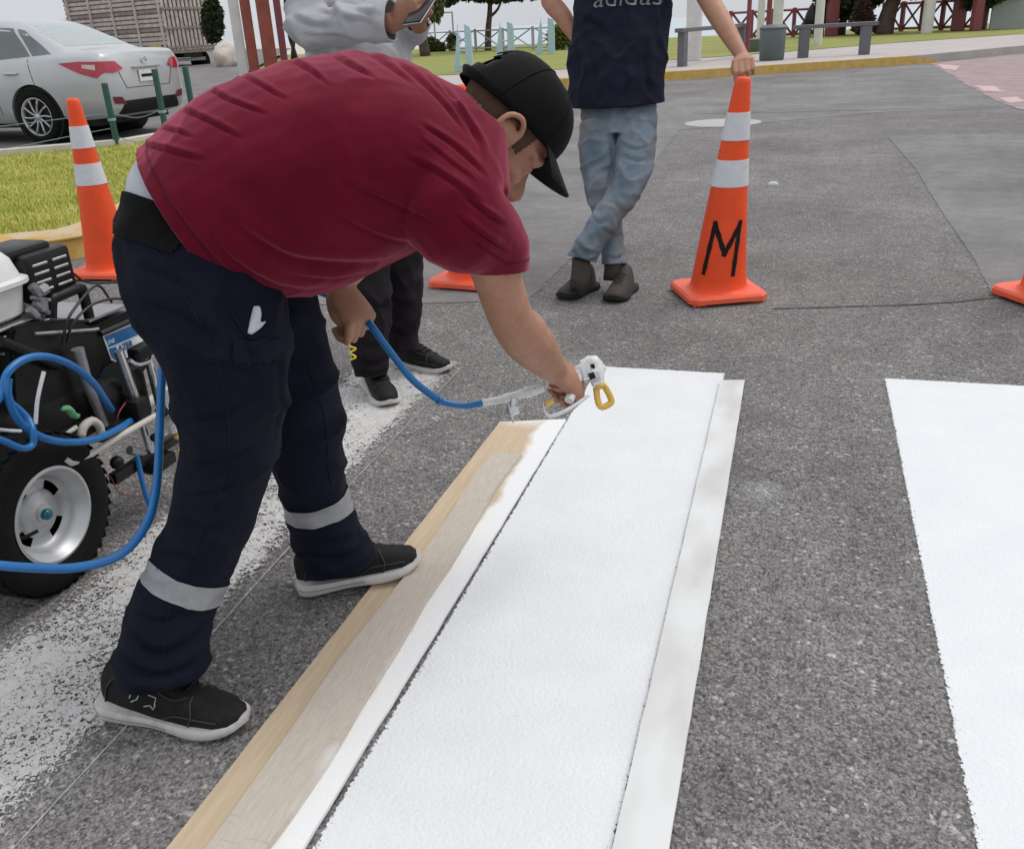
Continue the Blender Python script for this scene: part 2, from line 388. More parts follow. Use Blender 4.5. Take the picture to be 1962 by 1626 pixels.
def evaluate(bm, mods):
    """run modifiers over a bmesh and return the resulting mesh"""
    me = bpy.data.meshes.new('tmp'); bm.to_mesh(me); bm.free()
    o = bpy.data.objects.new('tmp', me); COL.objects.link(o)
    for typ, kw in mods:
        m = o.modifiers.new('m', typ)
        for k, v in kw.items(): setattr(m, k, v)
    dg = bpy.context.evaluated_depsgraph_get(); dg.update()
    res = bpy.data.meshes.new_from_object(o.evaluated_get(dg)); bpy.data.objects.remove(o); bpy.data.meshes.remove(me)
    return res
def fuse(bm, voxel, smooth=4, fac=.5):
    fix_normals(bm)
    mods = [('REMESH', dict(mode='VOXEL', voxel_size=voxel, adaptivity=0.0))]
    if smooth: mods.append(('SMOOTH', dict(factor=fac, iterations=smooth)))
    return evaluate(bm, mods)
def verts_np(me):
    a = np.empty(len(me.vertices)*3, np.float32); me.vertices.foreach_get('co', a); return a.reshape(-1, 3).astype(np.float64)
def norms_np(me):
    a = np.empty(len(me.vertices)*3, np.float32); me.vertices.foreach_get('normal', a); return a.reshape(-1, 3).astype(np.float64)
def set_verts(me, V): me.vertices.foreach_set('co', V.astype(np.float32).ravel()); me.update()
def to_bm(me):
    bm = bmesh.new(); bm.from_mesh(me); bpy.data.meshes.remove(me); return bm
def cut(bm, p, n, near=None, r=None, keep=None):
    """slice with the plane (p, n), dropping the side n points to; only near 'near' when given"""
    p = Vector(p); n = Vector(n).normalized()
    fs = [f for f in bm.faces if near is None or (f.calc_center_median()-Vector(near)).length < r]
    es = {e for f in fs for e in f.edges}; vs = {v for f in fs for v in f.verts}
    res = bmesh.ops.bisect_plane(bm, geom=list(vs)+list(es)+fs, plane_co=p, plane_no=n, clear_outer=False, clear_inner=False)
    fs2 = [f for f in bm.faces if (near is None or (f.calc_center_median()-Vector(near)).length < r*1.0) and (f.calc_center_median()-p).dot(n) > 0]
    bmesh.ops.delete(bm, geom=fs2, context='FACES'); return bm
def islands_keep_largest(bm):
    bm.verts.ensure_lookup_table(); seen = set(); best = []
    for v in bm.verts:
        if v in seen: continue
        st = [v]; comp = []; seen.add(v)
        while st:
            x = st.pop(); comp.append(x)
            for e in x.link_edges:
                y = e.other_vert(x)
                if y not in seen: seen.add(y); st.append(y)
        if len(comp) > len(best): best = comp
    bs = set(best); bmesh.ops.delete(bm, geom=[v for v in bm.verts if v not in bs], context='VERTS'); return bm
# ================================================================== SETTING
def extrude_path(path, prof, closed=False):
    """path: ground points; prof: (side offset to the left, height) pairs"""
    bm = bmesh.new(); n = len(path); rings = []
    for i, p in enumerate(path):
        a = path[i-1] if (i > 0 or closed) else p; b = path[(i+1) % n] if (i < n-1 or closed) else p
        t = Vector((b[0]-a[0], b[1]-a[1], 0)).normalized(); s = Vector((-t.y, t.x, 0))
        rings.append([bm.verts.new(Vector(p)+s*o+Vector((0, 0, h))) for o, h in prof])
    m = len(prof)
    for i in range(n if closed else n-1):
        a, b = rings[i], rings[(i+1) % n]
        for j in range(m): bm.faces.new((a[j], a[(j+1) % m], b[(j+1) % m], b[j]))
    if not closed: bm.faces.new(rings[0]); bm.faces.new(rings[-1][::-1])
    return fix_normals(bm)

bm = sheet([(-400, -30), (400, -30), (400, 52), (-20, 52), (-60, 150), (-400, 200)], -.03); struct('ground', bm, 'stone_pale')
road = struct('road', sheet([(-60, -12), (60, -12), (60, 49.6), (-60, 49.6)], 0.0), 'asphalt')
b = NB('sea_water'); v = b.pos((.02, .1, 1)); b.set(**{'Base Color': (.46, .52, .56, 1), 'Roughness': .5}); b.bump(b.noise(v, 3, 5, .6), .35, .8)
struct('sea', sheet([(-5000, 30), (5000, 30), (5000, 5500), (-5000, 5500)], -9.0), 'sea_water')

# patches, seams and marks that belong to the road
def on_road(name, poly, z, m, edge=None, label=None):
    pl = [Vector((p[0], p[1])) for p in poly]
    if edge: pl = rough_edge(pl, *edge)
    o = obj(name, sheet([(p[0], p[1]) for p in pl], z), m, road); 
    if label: o['label'] = label
    return o
gp = lambda L: [G(*q) for q in L]
on_road('asphalt_patch', gp([(1700, 262), (2300, 250), (2300, 560), (1905, 572), (1868, 500), (1800, 400), (1755, 325)]), .003, 'asphalt_fine', (.03, .010, 2), 'smooth pale asphalt patch')
on_road('asphalt_patch', gp([(560, 585), (1010, 578), (1120, 470), (1240, 330), (1300, 250), (1700, 215), (2300, 195), (1960, 90), (600, 300)]), .0025, 'asphalt_fine', (.04, .015, 3), 'smooth pale asphalt patch')
def strip(pts, w, z):
    bm = bmesh.new(); L = []; R = []
    pts = catmull([(p[0], p[1]) for p in pts], 10)
    for i, p in enumerate(pts):
        a = pts[max(i-1, 0)]; c = pts[min(i+1, len(pts)-1)]; t = Vector((c[0]-a[0], c[1]-a[1])).normalized(); s = Vector((-t.y, t.x))
        ww = w*(.6+.5*random.random()); j = mnoise.noise(Vector((p[0]*9, p[1]*9, 3)))*w*.8
        q = Vector(p[:2])+s*j
        L.append(bm.verts.new((*(q+s*ww), z))); R.append(bm.verts.new((*(q-s*ww), z)))
    for i in range(len(L)-1): bm.faces.new((R[i], R[i+1], L[i+1], L[i]))
    return bm
obj('seam', strip(gp([(1330, 219), (1500, 216), (1700, 211), (1962, 203), (2200, 190)]), .014, .0045), 'asphalt_seam', road)
obj('seam', strip(gp([(1480, 592), (1620, 588), (1790, 582), (1905, 571)]), .008, .0035), 'asphalt_seam', road)

def rect(x0, x1, y0, y1): return [(x0, y0), (x1, y0), (x1, y1), (x0, y1)]
on_road('crosswalk_stripe', rect(-.672, -.203, .2, 3.195), .0028, 'road_paint', (.012, .0012, 1), 'wet white crosswalk stripe between two boards')
on_road('crosswalk_stripe', rect(.338, .80, .2, 3.235), .0028, 'road_paint', (.012, .0012, 4), 'fresh white crosswalk stripe with bare edges')
on_road('worn_stripe', rect(-1.70, -1.12, .2, 3.15), .005, 'road_paint_worn', None, 'old worn white crosswalk stripe')
obj('chalk_line', strip([G(886, 705), G(720, 880), G(555, 1052), G(400, 1225), G(215, 1425), G(30, 1626), G(-40, 1700)], .0016, .0065), 'chalk', road)
obj('chalk_line', strip([G(655, 722), G(640, 735), G(560, 800), G(500, 850)], .003, .0065), 'chalk', road)
# pale round plate far down the road
mc = G(1385, 236); bm = bmesh.new(); lathe(bm, [(0.001, .012), (.30, .012), (.31, .0125), (.33, .006), (.45, .005)], 40, Matrix.Translation(mc), False)
obj('manhole_cover', bm, 'manhole_plate', road, smooth=False)['label'] = 'pale round manhole cover'
# overspray mist mark on bare asphalt
b = NB('overspray'); v = b.pos()
dv = b.n('ShaderNodeVectorMath', operation='DISTANCE'); b.l(v, dv.inputs[0]); oc = G(1463, 943); dv.inputs[1].default_value = (oc.x, oc.y, .0045)
fall = b.ramp(dv.outputs['Value'], [(.0, 1), (.075, 0)]); cov = b.math('MULTIPLY', fall, b.ramp(b.noise(v, 150, 3, .7), [(.35, 0), (.65, .8)]))
b.set(**{'Base Color': (.6, .63, .62, 1), 'Roughness': .8}); tr = b.n('ShaderNodeBsdfTransparent'); ms = b.n('ShaderNodeMixShader')
b.l(cov, ms.inputs[0]); b.l(tr.outputs[0], ms.inputs[1]); b.l(b.b.outputs[0], ms.inputs[2]); b.l(ms.outputs[0], b.out.inputs[0])
on_road('overspray_mark', [(oc.x+.09*math.cos(a/12*6.283), oc.y+.09*math.sin(a/12*6.283)) for a in range(12)], .0045, 'overspray')
# loose chips and aggregate on the road: nobody could count them
simple('chip_stone', (.46, .43, .40), .85, var=.5, scale=30)
def make_chips():
    bm = bmesh.new(); rnd = random.Random(3)
    for i in range(2600):
        y = .75+(rnd.random()**1.8)*5.5; x = -2.6+rnd.random()*4.6*(1 if y < 3 else 1)
        if -.92 < x < -.09 and y < 3.25: continue
        if .33 < x < .81 and y < 3.25: continue
        s = .0012+.0028*rnd.random()**3
        M = Matrix.Translation((x, y, s*.35)) @ Matrix.Rotation(rnd.random()*6.28, 4, 'Z') @ Matrix.Rotation(rnd.random()*.8, 4, 'X')
        vs = [bm.verts.new(M @ Vector((s*a*(.7+.6*rnd.random()), s*b_*(.7+.6*rnd.random()), s*c_*.7))) for a, b_, c_ in ((1, 0, 0), (0, 1, 0), (-1, 0, 0), (0, -1, 0), (0, 0, 1))]
        for a, b_ in ((0, 1), (1, 2), (2, 3), (3, 0)): bm.faces.new((vs[a], vs[b_], vs[4]))
    return bm
tag(obj('road_chips', make_chips(), 'chip_stone'), 'tiny pale stone chips scattered over the dark asphalt', 'gravel', kind='stuff')
bm = bmesh.new(); pc = G(1481, 356); lathe(bm, [(.001, .03), (.02, .028), (.033, .014), (.03, 0)], 9, Matrix.Translation(pc) @ Matrix.Diagonal((1.3, .8, 1, 1)))
tag(obj('pebble', bm, 'concrete_white', smooth=True), 'lone small white pebble on the open road behind the lettered cone', 'pebble')

# pink paving that joins the road at the far right
on_road('pink_paving', gp([(1782, 122), (1962, 104), (2400, 60), (2600, 160), (2300, 300), (1962, 212), (1905, 192), (1850, 162)]), .006, 'pink_paving', (.15, .08, 6), 'faded pink painted paving')
for q in ([(1795, 124), (1840, 127), (1832, 136), (1806, 133)], [(1866, 166), (1905, 166), (1925, 178), (1885, 176)], [(1915, 189), (1950, 187), (1962, 197), (1932, 199)]):
    on_road('paint_fleck', gp(q), .010, 'pink_fleck' if 'pink_fleck' in MATS else (simple('pink_fleck', (.55, .40, .40), .9) and 'pink_fleck'), (.05, .04, 9))

# ---- far block: kerb, pavement, lawn
KA, KB = G(1280, 155), G(1745, 124); KD = (KB-KA).normalized(); K0 = KA-KD*9
struct('kerb', extrude_path([K0, KA, KB, KB+KD*.7+Vector((0, 0, -.12))], [(0, -.02), (.03, .17), (.19, .175), (.19, -.02)]), 'kerb_yellow')
KS = Vector((-KD.y, KD.x, 0))
pv = [K0+KS*.18, KA+KS*.18, KB+KS*.18, KB+KD*.65+KS*.3, G(1962, 93, .1), G(2500, 50, .1), G(2500, 20, .16)]+[G(1962, 65, .16), G(1678, 85, .16), G(1504, 100, .16), G(1279, 116, .16), G(1080, 133, .16), K0+KS*6]
bm = bmesh.new(); a = [bm.verts.new((p[0], p[1], -.02)) for p in pv]; c = [bm.verts.new((p[0], p[1], .165)) for p in pv]; bridge(bm, a, c); bm.faces.new(a[::-1]); bm.faces.new(c); fix_normals(bm); bmesh.ops.triangulate(bm, faces=bm.faces[:]); struct('pavement', bm, 'pavement_slab')
lw = [K0+KS*6, G(1080, 133, .17), G(1279, 116, .17), G(1504, 100, .17), G(1678, 85, .17), G(1962, 65, .17), G(2500, 25, .17), Vector((45, 49.8, 0)), Vector((-32, 52.5, 0)), Vector((-34, 22, 0))]
struct('lawn', sheet(lw, .175), 'lawn_far')

# ---- near grass island with its yellow kerb
isl = gp([(-420, 560), (-150, 535), (0, 513), (85, 505), (165, 492), (235, 468), (300, 430), (350, 375), (380, 318), (392, 268)])
far = [G(225, 279, .12), G(140, 286, .12), G(0, 298, .12), G(-420, 330, .12)]
for p in far: p.z = 0
isl_s = [Vector((p[0], p[1], 0)) for p in catmull([tuple(p) for p in isl], 5)]
kb = struct('kerb', extrude_path(isl_s, [(0, -.02), (.02, .13), (.05, .15), (.26, .155), (.27, .10)]), 'kerb_yellow')
kb2 = struct('kerb', extrude_path([isl_s[-1]]+far, [(0, 0), (0, .19), (.16, .19), (.16, 0)]), 'concrete_pale')
def inset_poly(): return [p for p in isl_s]+far
ip = inset_poly()
struct('grass_island', sheet(ip, .125), 'grass_soil')
def pt_in(p, poly):
    c = False; n = len(poly)
    for i in range(n):
        a, b_ = poly[i], poly[i-1]
        if (a.y > p[1]) != (b_.y > p[1]) and p[0] < (b_.x-a.x)*(p[1]-a.y)/(b_.y-a.y)+a.x: c = not c
    return c
def make_grass():
    rnd = random.Random(11); V = []; F = []
    tot = 0
    xs = [p.x for p in ip]; ys = [p.y for p in ip]
    while tot < 60000:
        x = rnd.uniform(-11.5, -4.0); y = rnd.uniform(4.3, 11.5)
        if rnd.random() > min(1, (6.0/math.hypot(x, y))**2.0*1.2): continue
        if not pt_in((x, y), ip): continue
        # stay off the kerb top
        if min((Vector((x, y, 0))-q).length for q in isl_s[10:]) < .27: continue
        h = .012+.026*rnd.random(); w = .003+.003*rnd.random(); a = rnd.random()*6.28; ln = rnd.uniform(0, .035)
        ca, sa = math.cos(a), math.sin(a); i = len(V)
        V += [(x-w*sa, y+w*ca, .12), (x+w*sa, y-w*ca, .12), (x+ca*ln, y+sa*ln, .128+h)]; F.append((i, i+1, i+2)); tot += 1
    me = bpy.data.meshes.new('grass'); me.from_pydata(V, [], F); return me
tag(obj('grass', make_grass(), 'grass_blade'), 'short yellow green grass covering the kerbed island', 'grass', kind='stuff')

# ---- parking area beyond the island, rising gently
def park_z(p): return .10+max(0, DEP((p[0], p[1], 0))-11.5)*.0075
pk = []
for q in [(-420, 331), (0, 299), (140, 287), (225, 280), (392, 269)]:
    p = G(*q, .12); pk.append(Vector((p.x, p.y, .10)))
for q, d in [((450, 180), 25), ((560, 90), 60), ((300, 90), 75), ((-500, 120), 75), ((-600, 200), 25)]:
    p = P(q[0], q[1], d); p.z = 0; p.z = park_z(p); pk.append(p)
struct('parking_area', sheet(pk), 'asphalt_parking')

# ================================================================== BOARDS BY THE WET STRIPE
def slab(poly_px, z0, z1, edge=None):
    bm = bmesh.new(); pl = [G(x, y, z1) for x, y in poly_px]
    pl = [Vector((p.x, p.y)) for p in pl]
    if edge: pl = rough_edge(pl, *edge)
    a = [bm.verts.new((p.x, p.y, z0)) for p in pl]; c = [bm.verts.new((p.x, p.y, z1)) for p in pl]
    bridge(bm, a, c); bm.faces.new(a[::-1]); bm.faces.new(c); return fix_normals(bm)
bm = bmesh.new(); pl = rough_edge([Vector(q) for q in ((-.902, .25), (-.6845, .25), (-.671, 2.66), (-.878, 2.60))], .05, .002, 2)
a = [bm.verts.new((p.x, p.y, .0045)) for p in pl]; c = [bm.verts.new((p.x, p.y, .013)) for p in pl]; bridge(bm, a, c); bm.faces.new(a[::-1]); bm.faces.new(c); fix_normals(bm)
tag(obj('tan_board', bm, 'tan_board'), 'long tan fibreboard strip with white overspray along the edge of the wet stripe', 'board')
lp = [(320, 1730), (392, 1626), (543, 1417), (647, 1264), (735, 1154), (808, 1061), (860, 988), (912, 903), (940, 872), (950, 868), (1000, 868), (985, 885), (954, 926), (912, 998), (865, 1076), (818, 1144), (756, 1248), (699, 1337), (631, 1451), (564, 1550), (505, 1626), (440, 1730)]
tag(obj('grey_plank', slab(lp, .0135, .028, (.06, .0015, 8)), 'grey_plank'), 'weathered grey beige plank lying on top of the tan board under a shoe', 'plank')
bm = bmesh.new(); pl = rough_edge([Vector(q) for q in ((-.199, .25), (-.112, .25), (-.130, 3.105), (-.212, 3.085))], .05, .0015, 5)
a = [bm.verts.new((p.x, p.y, .0055)) for p in pl]; c = [bm.verts.new((p.x, p.y, .016)) for p in pl]; bridge(bm, a, c); bm.faces.new(a[::-1]); bm.faces.new(c); fix_normals(bm)
tag(obj('white_board', bm, 'painted_board'), 'narrow white painted board with grey stains along the bare asphalt', 'board')

# ================================================================== TRAFFIC CONES
def cone_r(z): return .128+(.032-.128)*(z-.045)/(.95-.045)
def make_cone(lean=(0, 0), letter=False):
    sh = lambda z: Vector((lean[0]*z**1.2, lean[1]*z**1.2, 0))
    root = empty('traffic_cone')
    def turned(prof, n=32):
        bm = bmesh.new(); rings = []
        for r, z in prof:
            s = sh(z); rings.append([bm.verts.new(Vector((r*math.cos(2*math.pi*i/n), r*math.sin(2*math.pi*i/n), z))+s) for i in range(n)])
        for a, b_ in zip(rings, rings[1:]): bridge(bm, a, b_)
        return bm
    prof = [(.145, .044), (.134, .05), (.128, .06)]+[(cone_r(z), z) for z in np.linspace(.09, .93, 14)]+[(.030, .945), (.022, .952), (.018, .945), (.018, .90)]
    body = obj('cone_body', turned(prof), 'cone_orange', root, smooth=True)
    bm = bmesh.new(); w = .182; ch = .035
    out = [(-w+ch, -w), (w-ch, -w), (w, -w+ch), (w, w-ch), (w-ch, w), (-w+ch, w), (-w, w-ch), (-w, -w+ch)]
    a = [bm.verts.new((x, y, .014)) for x, y in out]; c = [bm.verts.new((x, y, .034)) for x, y in out]; d = [bm.verts.new((x*.95, y*.95, .045)) for x, y in out]
    bridge(bm, a, c); bridge(bm, c, d); bm.faces.new(a[::-1]); bm.faces.new(d)
    for sx in (-1, 1):
        for sy in (-1, 1): box(bm, (sx*.135, sy*.135, .008), (.06, .06, .015), bevel=.004)
    obj('base', fix_normals(bm), 'cone_base', root)
    for z0, z1 in ((.505, .618), (.698, .812)):
        obj('reflective_band', turned([(cone_r(z0)+.0005, z0), (cone_r(z0)+.0025, z0+.001), (cone_r(z1)+.0025, z1-.001), (cone_r(z1)+.0005, z1)]), 'reflective_white', root, smooth=True, auto=40)
    if letter:
        bm = bmesh.new()
        def cp(u, z, off=.0022):
            r = cone_r(z)+off; an = letter+u/r; return Vector((r*math.cos(an), r*math.sin(an), z))+sh(z)
        pts = [(-.078, .135), (-.046, .352), (.010, .222), (.070, .352), (.060, .125)]
        for (u0, z0), (u1, z1) in zip(pts, pts[1:]):
            for side in (0,):
                k = 8; L = math.hypot(u1-u0, z1-z0); nx, nz_ = -(z1-z0)/L*.0105, (u1-u0)/L*.0105; prev = None
                for i in range(-1, k+2):
                    t = i/k if 0 <= i <= k else (-.012/L if i < 0 else 1+.012/L*.5)
                    u, z = u0+(u1-u0)*t, z0+(z1-z0)*t; wv = 1+.15*math.sin(i*2.1+z0*40)
                    cur = (bm.verts.new(cp(u+nx*wv, z+nz_*wv)), bm.verts.new(cp(u-nx*wv, z-nz_*wv)))
                    if prev: bm.faces.new((prev[0], prev[1], cur[1], cur[0]))
                    prev = cur
        lo = obj('letter', fix_normals(bm), 'black_marker', body); lo['label'] = 'hand painted black letter M'
    return root
CONE_M = G(1374, 566)
view_ang = math.atan2(-CONE_M.y, -CONE_M.x)
cone_m = make_cone(lean=(.075, -.012), letter=view_ang+.02); cone_m.location = CONE_M
# turn base but keep the letter facing: base part only
for ch in cone_m.children:
    if ch.name.startswith('base'): ch.rotation_euler = (0, 0, rad(24))
tag(cone_m, 'orange cone with a black letter M under the hand of the leaning man', 'traffic cone', 'orange traffic cones closing the lane')
c_proto = make_cone()
for (px, rz, lab, first) in (((215, 524), rad(5), 'orange cone with white bands in front of the kerbed grass island', True), ((908, 541), rad(-8), 'orange cone half hidden behind the bending worker sleeve', False), ((2014, 574), rad(30), 'orange cone base beside the smooth pale asphalt patch', False)):
    o = c_proto if first else copy_tree(c_proto)
    o.location = G(*px); o.rotation_euler = (0, 0, rz); tag(o, lab, 'traffic cone', 'orange traffic cones closing the lane')
# ================================================================== PEOPLE: shared tools
def skin_mat(name, base, warm):
    b = NB(name); v = b.pos()
    c = b.ramp(b.noise(v, 16, 5, .6), [(.3, base), (.7, warm)])
    zz = b.sep(v)[2]; c = b.mix(b.ramp(b.math('ADD', zz, b.math('MULTIPLY', b.noise(v, 9, 3), .12)), [(.60, 0.0), (.80, .55)]), c, mul(warm, 1.25))       # sunburnt forearms, paler above
    c = b.mix(b.ramp(b.noise(v, 26, 5, .65), [(.45, 0), (.75, .45)]), c, (base[0]*.95, base[1]*.72, base[2]*.68))
    c = b.mix(b.ramp(b.noise(v, 220, 3, .6), [(.55, 0), (.8, .25)]), c, mul(base, .6))
    b.col(c); b.set(Roughness=.55); b.set(**{'Subsurface Weight': .08, 'Subsurface Radius': (.012, .004, .002), 'Subsurface Scale': .5, 'Specular IOR Level': .35})
    b.bump(b.math('ADD', b.noise(v, 500, 3), b.math('MULTIPLY', b.noise(v, 60, 3), 1.5)), .2, .0012)
skin_mat('skin', (.33, .165, .105), (.42, .225, .15)); skin_mat('skin_dark', (.24, .115, .075), (.31, .155, .10))
fabric('shirt_maroon', (.118, .0035, .015), .75, var=.18, wstr=.14, wscale=34, sheen=.62, spec=.08, tint=(.92, .25, .36))
fabric('trousers_navy', (.0055, .0068, .017), .85, var=.25, wstr=.35, wscale=26, sheen=.015, stain=((.012, .013, .02), 5, .66))
fabric('waistband_black', (.005, .005, .005), .85, sheen=0); fabric('undershirt_grey', (.50, .52, .58), .9)
fabric('shirt_dark_navy', (.007, .009, .021), .9, var=.25, wstr=.4, wscale=14, sheen=.02)
fabric('hoodie_grey', (.44, .44, .46), .95, var=.1, wstr=.5, wscale=16)
fabric('trousers_black', (.014, .011, .014), .9, wstr=.5, wscale=14, sheen=.02)
b = NB('denim'); v = b.pos()
c = b.ramp(b.noise(v, 6, 5, .6), [(.3, (.085, .125, .165)), (.7, (.21, .255, .30))]); c = b.mix(b.ramp(b.noise(v, 4.2, 4, .6), [(.5, 0), (.68, .75)]), c, (.17, .145, .125)); b.col(c); b.set(Roughness=.92)
b.bump(b.math('ADD', b.math('MULTIPLY', b.noise(v, 700, 2), .3), b.noise(v, 18, 4, .55, .8)), .5, .012)
fabric('cap_black', (.0035, .0035, .004), .8, wstr=.15, wscale=40, sheen=.015, spec=.15); simple('cap_brim', (.012, .0115, .012), .8, spec=.2)
simple('shoe_black', (.010, .010, .010), .7, var=.4, scale=40, bump=.3, bscale=500, spec=.25); simple('shoe_sole', (.56, .54, .52), .6, var=.12, scale=25, dirt=((.3, .28, .26), 18, .6))
simple('boot_brown', (.055, .046, .040), .8, var=.35, scale=22, bump=.3, bscale=120); simple('boot_sole', (.012, .011, .011), .8)
simple('reflective_tape', (.27, .275, .29), .45, var=.1, scale=60); simple('hair_dark', (.045, .028, .02), .8, var=.4, scale=300, bump=.5, bscale=700)
simple('white_print', (.55, .55, .56), .7); simple('eye_white', (.7, .68, .66), .3); simple('lip', (.28, .10, .08), .5)

def ellip(bm, c, ax, n=16, m=10):
    """ellipsoid with three axis vectors"""
    c = Vector(c); rings = []
    for j in range(1, m):
        ph = math.pi*j/m; rings.append([bm.verts.new(c+ax[0]*math.sin(ph)*math.cos(2*math.pi*i/n)+ax[1]*math.sin(ph)*math.sin(2*math.pi*i/n)+ax[2]*math.cos(ph)) for i in range(n)])
    for a, b_ in zip(rings, rings[1:]): bridge(bm, a, b_)
    t = bm.verts.new(c+ax[2]); bt = bm.verts.new(c-ax[2])
    for i in range(n): bm.faces.new((t, rings[0][i], rings[0][(i+1) % n])); bm.faces.new((bt, rings[-1][(i+1) % n], rings[-1][i]))
def loft(bm, secs, n=28, k=4, pw=1.0, cap=True):
    """secs: (center, U, V) elliptical sections, smoothly interpolated"""
    data = catmull([list(c)+list(u)+list(v) for c, u, v in secs], k); rings = []
    for d in data: rings.append(ring(bm, Vector(d[:3]), Vector(d[3:6]), Vector(d[6:9]), n))
    for a, b_ in zip(rings, rings[1:]): bridge(bm, a, b_)
    if cap:
        for rg, d, s in ((rings[0], data[0], -1), (rings[-1], data[-1], 1)):
            cv = bm.verts.new(Vector(d[:3]))
            for i in range(n): bm.faces.new((rg[i], rg[(i+1) % n], cv))
    return data
class Frame:
    def __init__(s, o, x, z):
        s.o = Vector(o); s.x = Vector(x).normalized(); z = Vector(z); s.z = (z-s.x*z.dot(s.x)).normalized(); s.y = s.z.cross(s.x)
    def p(s, x, y, z): return s.o+s.x*x+s.y*y+s.z*z
    def d(s, x, y, z): return s.x*x+s.y*y+s.z*z
    def loc(s, V):
        M = np.array([s.x, s.y, s.z]); return (V-np.array(s.o))@M.T
    def mat(s):
        M = Matrix.Identity(4)
        for i in range(3): M[i][0] = s.x[i]; M[i][1] = s.y[i]; M[i][2] = s.z[i]; M[i][3] = s.o[i]
        return M
def head_into(bm, f, k=1.0):
    e = lambda c, r: ellip(bm, f.p(*[a*k for a in c]), (f.x*r[0]*k, f.y*r[1]*k, f.z*r[2]*k))
    e((-.004, 0, .052), (.098, .078, .092)); e((.05, 0, -.02), (.052, .060, .082)); e((.03, 0, .04), (.072, .068, .06))
    tube(bm, [f.p(-.005*k, .056*k, -.01*k), f.p(.012*k, .056*k, -.062*k), f.p(.055*k, .032*k, -.094*k), f.p(.082*k, 0, -.100*k), f.p(.055*k, -.032*k, -.094*k), f.p(.012*k, -.056*k, -.062*k), f.p(-.005*k, -.056*k, -.01*k)], [.02*k, .02*k, .019*k, .021*k, .019*k, .02*k, .02*k], 10, 4)
    e((.045, 0, -.075), (.045, .042, .03))
    tube(bm, [f.p(.088*k, 0, .026*k), f.p(.104*k, 0, .0), f.p(.120*k, 0, -.026*k), f.p(.108*k, 0, -.036*k)], [.010*k, .011*k, .015*k, .008*k], 10, 3, dome=True)
    for s in (-1, 1):
        e((.104, s*.013, -.031), (.012, .009, .009)); e((.068, s*.040, -.014), (.026, .022, .022))
        tube(bm, [f.p(.093*k, s*.008*k, .038*k), f.p(.090*k, s*.03*k, .043*k), f.p(.070*k, s*.056*k, .034*k)], [.010*k]*3, 8, 3, dome=True)
        e((.082, s*.031, .016), (.014, .016, .012))
        # ear: shell plus helix rim
        e((-.004, s*.078, .0), (.018, .011, .032)); e((-.004, s*.083, -.032), (.011, .008, .013))
        tube(bm, [f.p(x*k, s*y*k, z*k) for x, y, z in ((.015, .080, -.024), (.018, .082, .005), (.014, .087, .031), (-.005, .095, .042), (-.025, .098, .028), (-.026, .096, .0), (-.015, .090, -.028), (-.002, .086, -.042))], .0060*k, 8, 4, dome=True)
    e((.094, 0, -.050), (.014, .024, .0075)); e((.092, 0, -.063), (.013, .022, .008)); e((.088, 0, -.093), (.014, .018, .014))
def hand_into(bm, f, curl=(.9, 1.1, .7), spread=.05, thumb=((.022, .020, -.012), (.045, .034, -.030), (.068, .026, -.045)), sc=1.0, s=1, wrist=.027):
    """hand in frame f: x towards the knuckles, y to the thumb side (s flips it), z the back of the hand"""
    pt = lambda x, y, z: f.p(x*sc, s*y*sc, z*sc)
    loft(bm, [(pt(-.03, 0, 0), f.y*wrist*sc, f.z*.021*sc), (pt(.0, 0, 0), f.y*(wrist+.001)*sc, f.z*.019*sc), (pt(.035, .002, 0), f.y*.037*sc, f.z*.018*sc), (pt(.07, .002, .001), f.y*.041*sc, f.z*.0165*sc), (pt(.092, .001, -.001), f.y*.039*sc, f.z*.013*sc)], 18, 3)
    for i, (y, L, r) in enumerate(((.030, 1.0, .0093), (.0105, 1.08, .0097), (-.010, 1.0, .0093), (-.029, .82, .0082))):
        p = Vector((.086, y, .001)); a = 0.0; pts = [p.copy()]; rr = [r*1.12]
        yd = spread*(1.5-i)/1.5
        for seg, cu in zip((.045*L, .027*L, .022*L), curl):
            a += cu*(1+.07*(i-1)); d = Vector((math.cos(a)*math.cos(yd), math.sin(yd)*math.cos(a), -math.sin(a))); p = p+d*seg; pts.append(p.copy()); rr.append(r*(1-.09*len(rr)))
        tube(bm, [pt(*q) for q in pts], [q*sc for q in rr], 10, 1, dome=True)
        for q, r_ in list(zip(pts, rr))[:3]: ellip(bm, pt(*q), (f.x*r_*sc*1.02, f.y*r_*sc*1.02, f.z*r_*sc*1.02), 8, 6)
    th = [Vector(q) for q in thumb]
    tube(bm, [pt(.006, .012, -.006)]+[pt(*q) for q in th], [.0165*sc, .0145*sc, .0118*sc, .0098*sc], 10, 2, dome=True)
def offset_patch(me, pred, off, name, mat, parent, thick=0.0):
    """skin-tight piece: the faces of me whose centre satisfies pred, moved out by off"""
    bm = bmesh.new(); bm.from_mesh(me); bm.normal_update()
    kill = [fc for fc in bm.faces if not pred(fc.calc_center_median())]
    bmesh.ops.delete(bm, geom=kill, context='FACES')
    for v_ in bm.verts: v_.co += v_.normal*off
    o = obj(name, bm, mat, parent, smooth=True); return o
def wrinkle(me, fn):
    V = verts_np(me); N = norms_np(me); d = fn(V, N); set_verts(me, V+N*d[:, None])
def vnoise(V, sc, seed=0, oct=3, stretch=(1, 1, 1)):
    out = np.empty(len(V))
    A = V*np.array(stretch)*sc
    for i, p in enumerate(A): out[i] = mnoise.fractal(Vector((p[0]+seed*13.7, p[1]+seed*5.1, p[2])), .9, 2.1, oct)
    return out
def crease(V, sc, amp, seed, stretch=(1, 1, 1)):
    n_ = vnoise(V, sc, seed, 2, stretch); return amp*((1-np.abs(n_))**4-.35)
